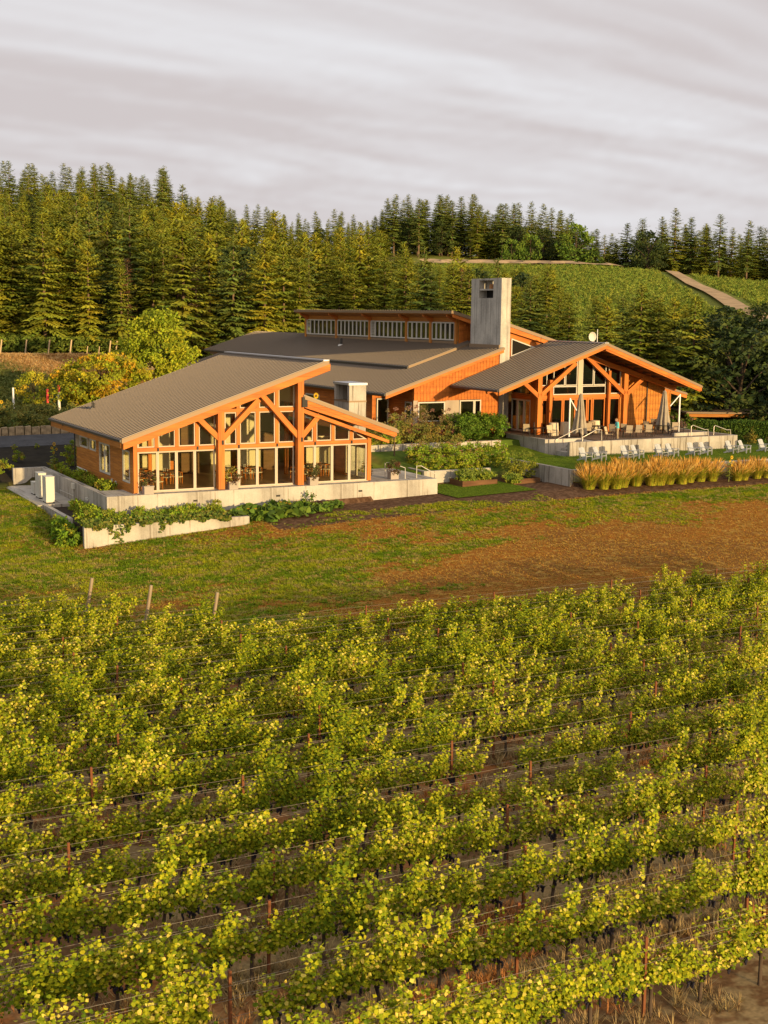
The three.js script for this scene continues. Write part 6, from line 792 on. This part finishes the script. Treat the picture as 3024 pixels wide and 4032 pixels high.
// ---------------------------------------------------------------- garden chairs, terrace furniture, parasols
{
  // wooden lawn chair
  const ad = thing('lawn_chair', 'pale grey slatted lawn chair on the grass below the terrace wall', 'chair', 0, 0, 0, { group: 'slatted chairs along the lawn' }); const L = M.chairpaint;
  for (let k = 0; k < 5; k++) { const x = -0.24 + k * 0.12, hh = 0.98 - Math.abs(k - 2) * 0.02; new MB().bar([x, 0.08, 0.28], [x, 0.42, hh], 0.105, 0.022).build('back_slat', L, ad); }
  for (let k = 0; k < 5; k++) new MB().bar([-0.28, -0.42 + k * 0.105, 0.37 - k * 0.022], [0.28, -0.42 + k * 0.105, 0.37 - k * 0.022], 0.092, 0.022).build('seat_slat', L, ad);
  for (const s of [-1, 1]) { new MB().bar([s * 0.36, -0.45, 0.58], [s * 0.36, 0.34, 0.58], 0.13, 0.024).build('arm', L, ad); new MB().bar([s * 0.34, -0.4, 0], [s * 0.34, -0.4, 0.57], 0.03, 0.09).build('leg', L, ad); new MB().bar([s * 0.31, -0.42, 0.33], [s * 0.31, 0.48, 0.02], 0.03, 0.11).build('side_rail', L, ad); new MB().bar([s * 0.3, 0.26, 0.58], [s * 0.3, 0.2, 0.2], 0.03, 0.07).build('back_support', L, ad); }
  const spots = [34.98, 36.26, 38.88, 39.91, 42.19, 43.25, 45.4, 46.54, 49.36, 50.55, 52.78, 53.94], R = rng(8); spots.forEach((a, i) => { const tn = 0.28 + (i % 2 ? 0.12 : -0.05) + (R() - 0.5) * 0.1; if (!i) { ad.position.copy(P(a, 1.2, 0.43)); ad.rotation.y = TURN + tn; } else copy(ad, a, 1.2 + (R() - 0.5) * 0.25, 0.43, tn); });
  // sling chair
  const T = 1.45, sc = thing('sling_chair', 'tan sling patio chair with a dark metal frame on the upper terrace', 'chair', 0, 0, 0, { group: 'sling chairs on the upper terrace' });
  new MB().bar([0, 0.2, 0.42], [0, 0.36, 1.0], 0.52, 0.02).build('backrest', M.sling, sc); new MB().bar([0, -0.26, 0.44], [0, 0.22, 0.41], 0.52, 0.02).build('seat', M.sling, sc);
  for (const s of [-1, 1]) { new MB().tube([[s * 0.28, -0.28, 0], [s * 0.28, -0.26, 0.64], [s * 0.28, 0.25, 0.66]], 0.017, 5).build('arm', M.iron, sc); new MB().tube([[s * 0.28, 0.3, 0], [s * 0.28, 0.2, 0.42], [s * 0.28, 0.37, 1.02]], 0.017, 5).build('leg', M.iron, sc); }
  const chairs = [[35.95, 10.4, 2.4], [37.3, 10.9, 2.7], [36.8, 8.15, 2.2], [40.8, 8.7, 2.9], [42.7, 5.9, 3.1], [43.7, 5.95, 3.1], [44.75, 5.95, 3.05], [45.3, 6.4, 1.6], [42.6, 7.7, 0.1], [43.8, 7.75, 0], [40.4, 5.4, 1.6], [49.6, 11.0, 0.1], [50.7, 11.0, -0.1], [50.6, 8.5, 0.6], [47.2, 9.0, 0.2], [41.6, 10.4, 0.3], [42.6, 10.6, -0.2], [48.3, 6.9, 3]]; chairs.forEach(([a, b, t], i) => { if (!i) { sc.position.copy(P(a, b, T)); sc.rotation.y = TURN + t; } else copy(sc, a, b, T, t); });
  const tb = thing('patio_table', 'dark metal patio table on the upper terrace', 'table', 36.6, 9.6, T, { group: 'dark tables on the upper terrace' }); new MB().box(-0.75, 0.75, -0.45, 0.45, 0.68, 0.72).build('tabletop', M.iron, tb); for (const i of [-1, 1]) for (const j of [-1, 1]) new MB().box(i * 0.66 - 0.025, i * 0.66 + 0.025, j * 0.38 - 0.025, j * 0.38 + 0.025, 0, 0.68, 'y').build('leg', M.iron, tb); for (const [a, b] of [[43.3, 6.85], [47.6, 8.0], [49.9, 10.2], [42.0, 9.5]]) copy(tb, a, b, T);
  const tc = (a, b, label) => { const t = thing('cloth_table', label, 'table', a, b, T), m = new MB(), n = 28; for (let k = 0; k < n; k++) { const f = k / n * 6.283, g = (k + 1) / n * 6.283, r = q => 0.42 + 0.035 * Math.sin(q * 7), at = (q, R2, y) => m.v(Math.cos(q) * R2, Math.sin(q) * R2, y); m.quad(at(f, r(f), 0.02), at(g, r(g), 0.02), at(g, 0.38, 1.05), at(f, 0.38, 1.05)); m.tri(at(f, 0.38, 1.05), at(g, 0.38, 1.05), m.v(0, 0, 1.06)); } m.build('tablecloth', M.cloth, t); new MB().tube([[0, 0, 0], [0, 0, 1.04]], 0.04, 6).build('stem', M.iron, t); };
  tc(38.2, 9.9, 'high round table under a cream cloth between the sling chairs and the doors'); tc(39.5, 10.1, 'second high round table under a cream cloth beside its twin'); tc(42.9, 10.6, 'high round table under a cream cloth behind the closed parasol');
  // closed cantilever parasols
  const para = (a, b, dA, dB, label, top) => { const t = thing('parasol', label, 'parasol', a, b, T), m = new MB(), n = 56, R = rng(Math.round(a * 7)); const H = top, prof = [[H, 0.05], [H - 0.15, 0.16], [H - 0.9, 0.28], [H - 1.8, 0.42], [H - 2.6, 0.58], [0.32, 0.68]], ph = [0, 1, 2, 3, 4, 5].map(() => R() * 1.2); const at = (k, j) => { const f = k / n * 6.283, [y, r] = prof[j], fo = Math.pow(Math.abs(Math.sin(f * 4 + ph[j] * 0.35)), 0.7), rr = r * (0.62 + 0.38 * fo) * (1 + 0.1 * Math.sin(f * 3 + ph[j])); return m.v(dA + Math.cos(f) * rr, dB + Math.sin(f) * rr, y + (j === 5 ? 0.12 * Math.sin(f * 5 + 1) : 0)); }; for (let j = 0; j < 5; j++) for (let k = 0; k < n; k++) m.quad(at(k, j + 1), at((k + 1) % n, j + 1), at((k + 1) % n, j), at(k, j)); m.build('canopy', M.canvas, t); new MB().tube([[0, 0, 0], [0, 0, H - 0.35]], 0.07, 10).build('mast', M.white, t); new MB().tube([[0, 0, H - 0.4], [dA * 0.62, dB * 0.62, H - 1.35]], 0.05, 8).build('arm', M.white, t); new MB().box(-0.45, 0.45, -0.45, 0.45, 0, 0.06).build('base', M.iron, t); new MB().tube([[dA, dB, 0], [dA, dB, 0.5]], 0.05, 8).build('foot', M.iron, t); };
  para(38.5, 8.15, 1.1, 0.05, 'closed tan parasol on a white mast by the terrace steps', 3.5); para(49.9, 8.3, -1.6, 0.05, 'closed tan parasol on a white mast at the far end of the terrace', 3.6);
}
// ---------------------------------------------------------------- person on the terrace
{
  const res = 44, mc = new MarchingCubes(res, new THREE.MeshStandardMaterial(), false, false, 60000), S = 1.0; // cube of +-1 m, centre at 0.85 m
  const J = { pel: [0, 0, 0.92], chest: [0.0, -0.03, 1.27], neck: [0, -0.06, 1.44], head: [0, -0.13, 1.55], hl: [-0.09, 0, 0.9], hr: [0.09, 0, 0.9], kl: [-0.1, -0.02, 0.5], kr: [0.1, -0.01, 0.5], fl: [-0.1, 0.03, 0.08], fr: [0.1, 0.03, 0.08], tl: [-0.11, -0.1, 0.04], tr: [0.11, -0.1, 0.04], sl: [-0.18, -0.03, 1.37], sr: [0.18, -0.03, 1.37], el: [-0.24, -0.03, 1.12], er: [0.24, -0.04, 1.12], wl: [-0.14, -0.22, 1.03], wr: [0.13, -0.24, 1.03] };
  const bones = [['pel', 'chest', 0.145, 0.15], ['chest', 'neck', 0.12, 0.055], ['neck', 'head', 0.05, 0.085], ['head', 'head', 0.1, 0.1], ['hl', 'kl', 0.1, 0.07], ['hr', 'kr', 0.1, 0.07], ['kl', 'fl', 0.068, 0.055], ['kr', 'fr', 0.068, 0.055], ['fl', 'tl', 0.05, 0.04], ['fr', 'tr', 0.05, 0.04], ['sl', 'el', 0.075, 0.058], ['sr', 'er', 0.075, 0.058], ['el', 'wl', 0.055, 0.042], ['er', 'wr', 0.055, 0.042], ['sl', 'sr', 0.08, 0.08], ['wl', 'wl', 0.045, 0.045], ['wr', 'wr', 0.045, 0.045]];
  const sdf = (x, y, z) => { let d = 9; for (const [p, q, r0, r1] of bones) { const A = J[p], B = J[q], ax = A[0], ay = A[2], az = -A[1], bx = B[0] - ax, by = B[2] - ay, bz = -B[1] - az, l = bx * bx + by * by + bz * bz, t = l ? clamp(((x - ax) * bx + (y - ay) * by + (z - az) * bz) / l) : 0, e = Math.hypot(x - ax - bx * t, y - ay - by * t, z - az - bz * t) - lerp(r0, r1, t), k = 0.035, h = clamp(0.5 + 0.5 * (d - e) / k); d = lerp(d, e, h) - k * h * (1 - h); } return d; };
  for (let k = 0; k < res; k++) for (let j = 0; j < res; j++) for (let i = 0; i < res; i++) { const f = q => (q - res / 2) / (res / 2) * S; mc.field[i + j * res + k * res * res] = -sdf(f(i), f(j) + 0.85, f(k)); }
  mc.isolation = 0; mc.update(); const n = mc.count, g = new THREE.BufferGeometry(), pos = mc.positionArray.slice(0, n * 3), nor = mc.normalArray.slice(0, n * 3), col = new Float32Array(n * 3), uv = new Float32Array(n * 2);
  for (let i = 0; i < n; i++) { const x = pos[i * 3] * S, y = pos[i * 3 + 1] * S + 0.85, z = pos[i * 3 + 2] * S; pos[i * 3] = x; pos[i * 3 + 1] = y; pos[i * 3 + 2] = z; const hand = y < 1.09 && y > 0.95 && z > 0.17; const c = y > 1.43 ? [0.50, 0.28, 0.19] : hand ? [0.50, 0.28, 0.19] : y > 0.9 ? [0.10, 0.44, 0.46] : y > 0.09 ? [0.36, 0.26, 0.15] : [0.06, 0.05, 0.045]; col.set(c, i * 3); }
  g.setAttribute('position', new THREE.BufferAttribute(pos, 3)); g.setAttribute('normal', new THREE.BufferAttribute(nor, 3)); g.setAttribute('color', new THREE.BufferAttribute(col, 3)); g.setAttribute('uv', new THREE.BufferAttribute(uv, 2));
  const o = thing('person', 'person in a turquoise jacket and khaki trousers leaning over a terrace table', 'person', 41.0, 5.15, 1.45, { turn: -2.0 }); meshOf('body', g, new THREE.MeshStandardMaterial({ vertexColors: true, roughness: 0.85 }), o);
  const hair = new MB(), HC = [0, 1.57, 0.115]; for (let i = 0; i < 8; i++) for (let j = 0; j < 12; j++) { const at = (i, j) => { const th = i / 8 * 1.75, f = j / 12 * 6.283, r = 0.117 + 0.012 * Math.sin(f * 3 + i); return [HC[0] + Math.sin(th) * Math.cos(f) * r * 0.95, HC[1] + Math.cos(th) * r * 1.05 - (Math.sin(f) < 0 ? i * 0.006 : 0), HC[2] + Math.sin(th) * Math.sin(f) * r - 0.012 - i * 0.003]; }; if (i > 4 && Math.sin((j + 0.5) / 12 * 6.283) > 0.35) continue; hair.quad(at(i, j), at(i + 1, j), at(i + 1, j + 1), at(i, j + 1)); } hair.build('hair', new THREE.MeshStandardMaterial({ color: lin(0.30, 0.17, 0.07), roughness: 0.8, side: THREE.DoubleSide }), o);
}

scene.traverse(o => { if (o.isMesh) { o.castShadow = true; o.receiveShadow = true; } });
renderer.render(scene, camera);
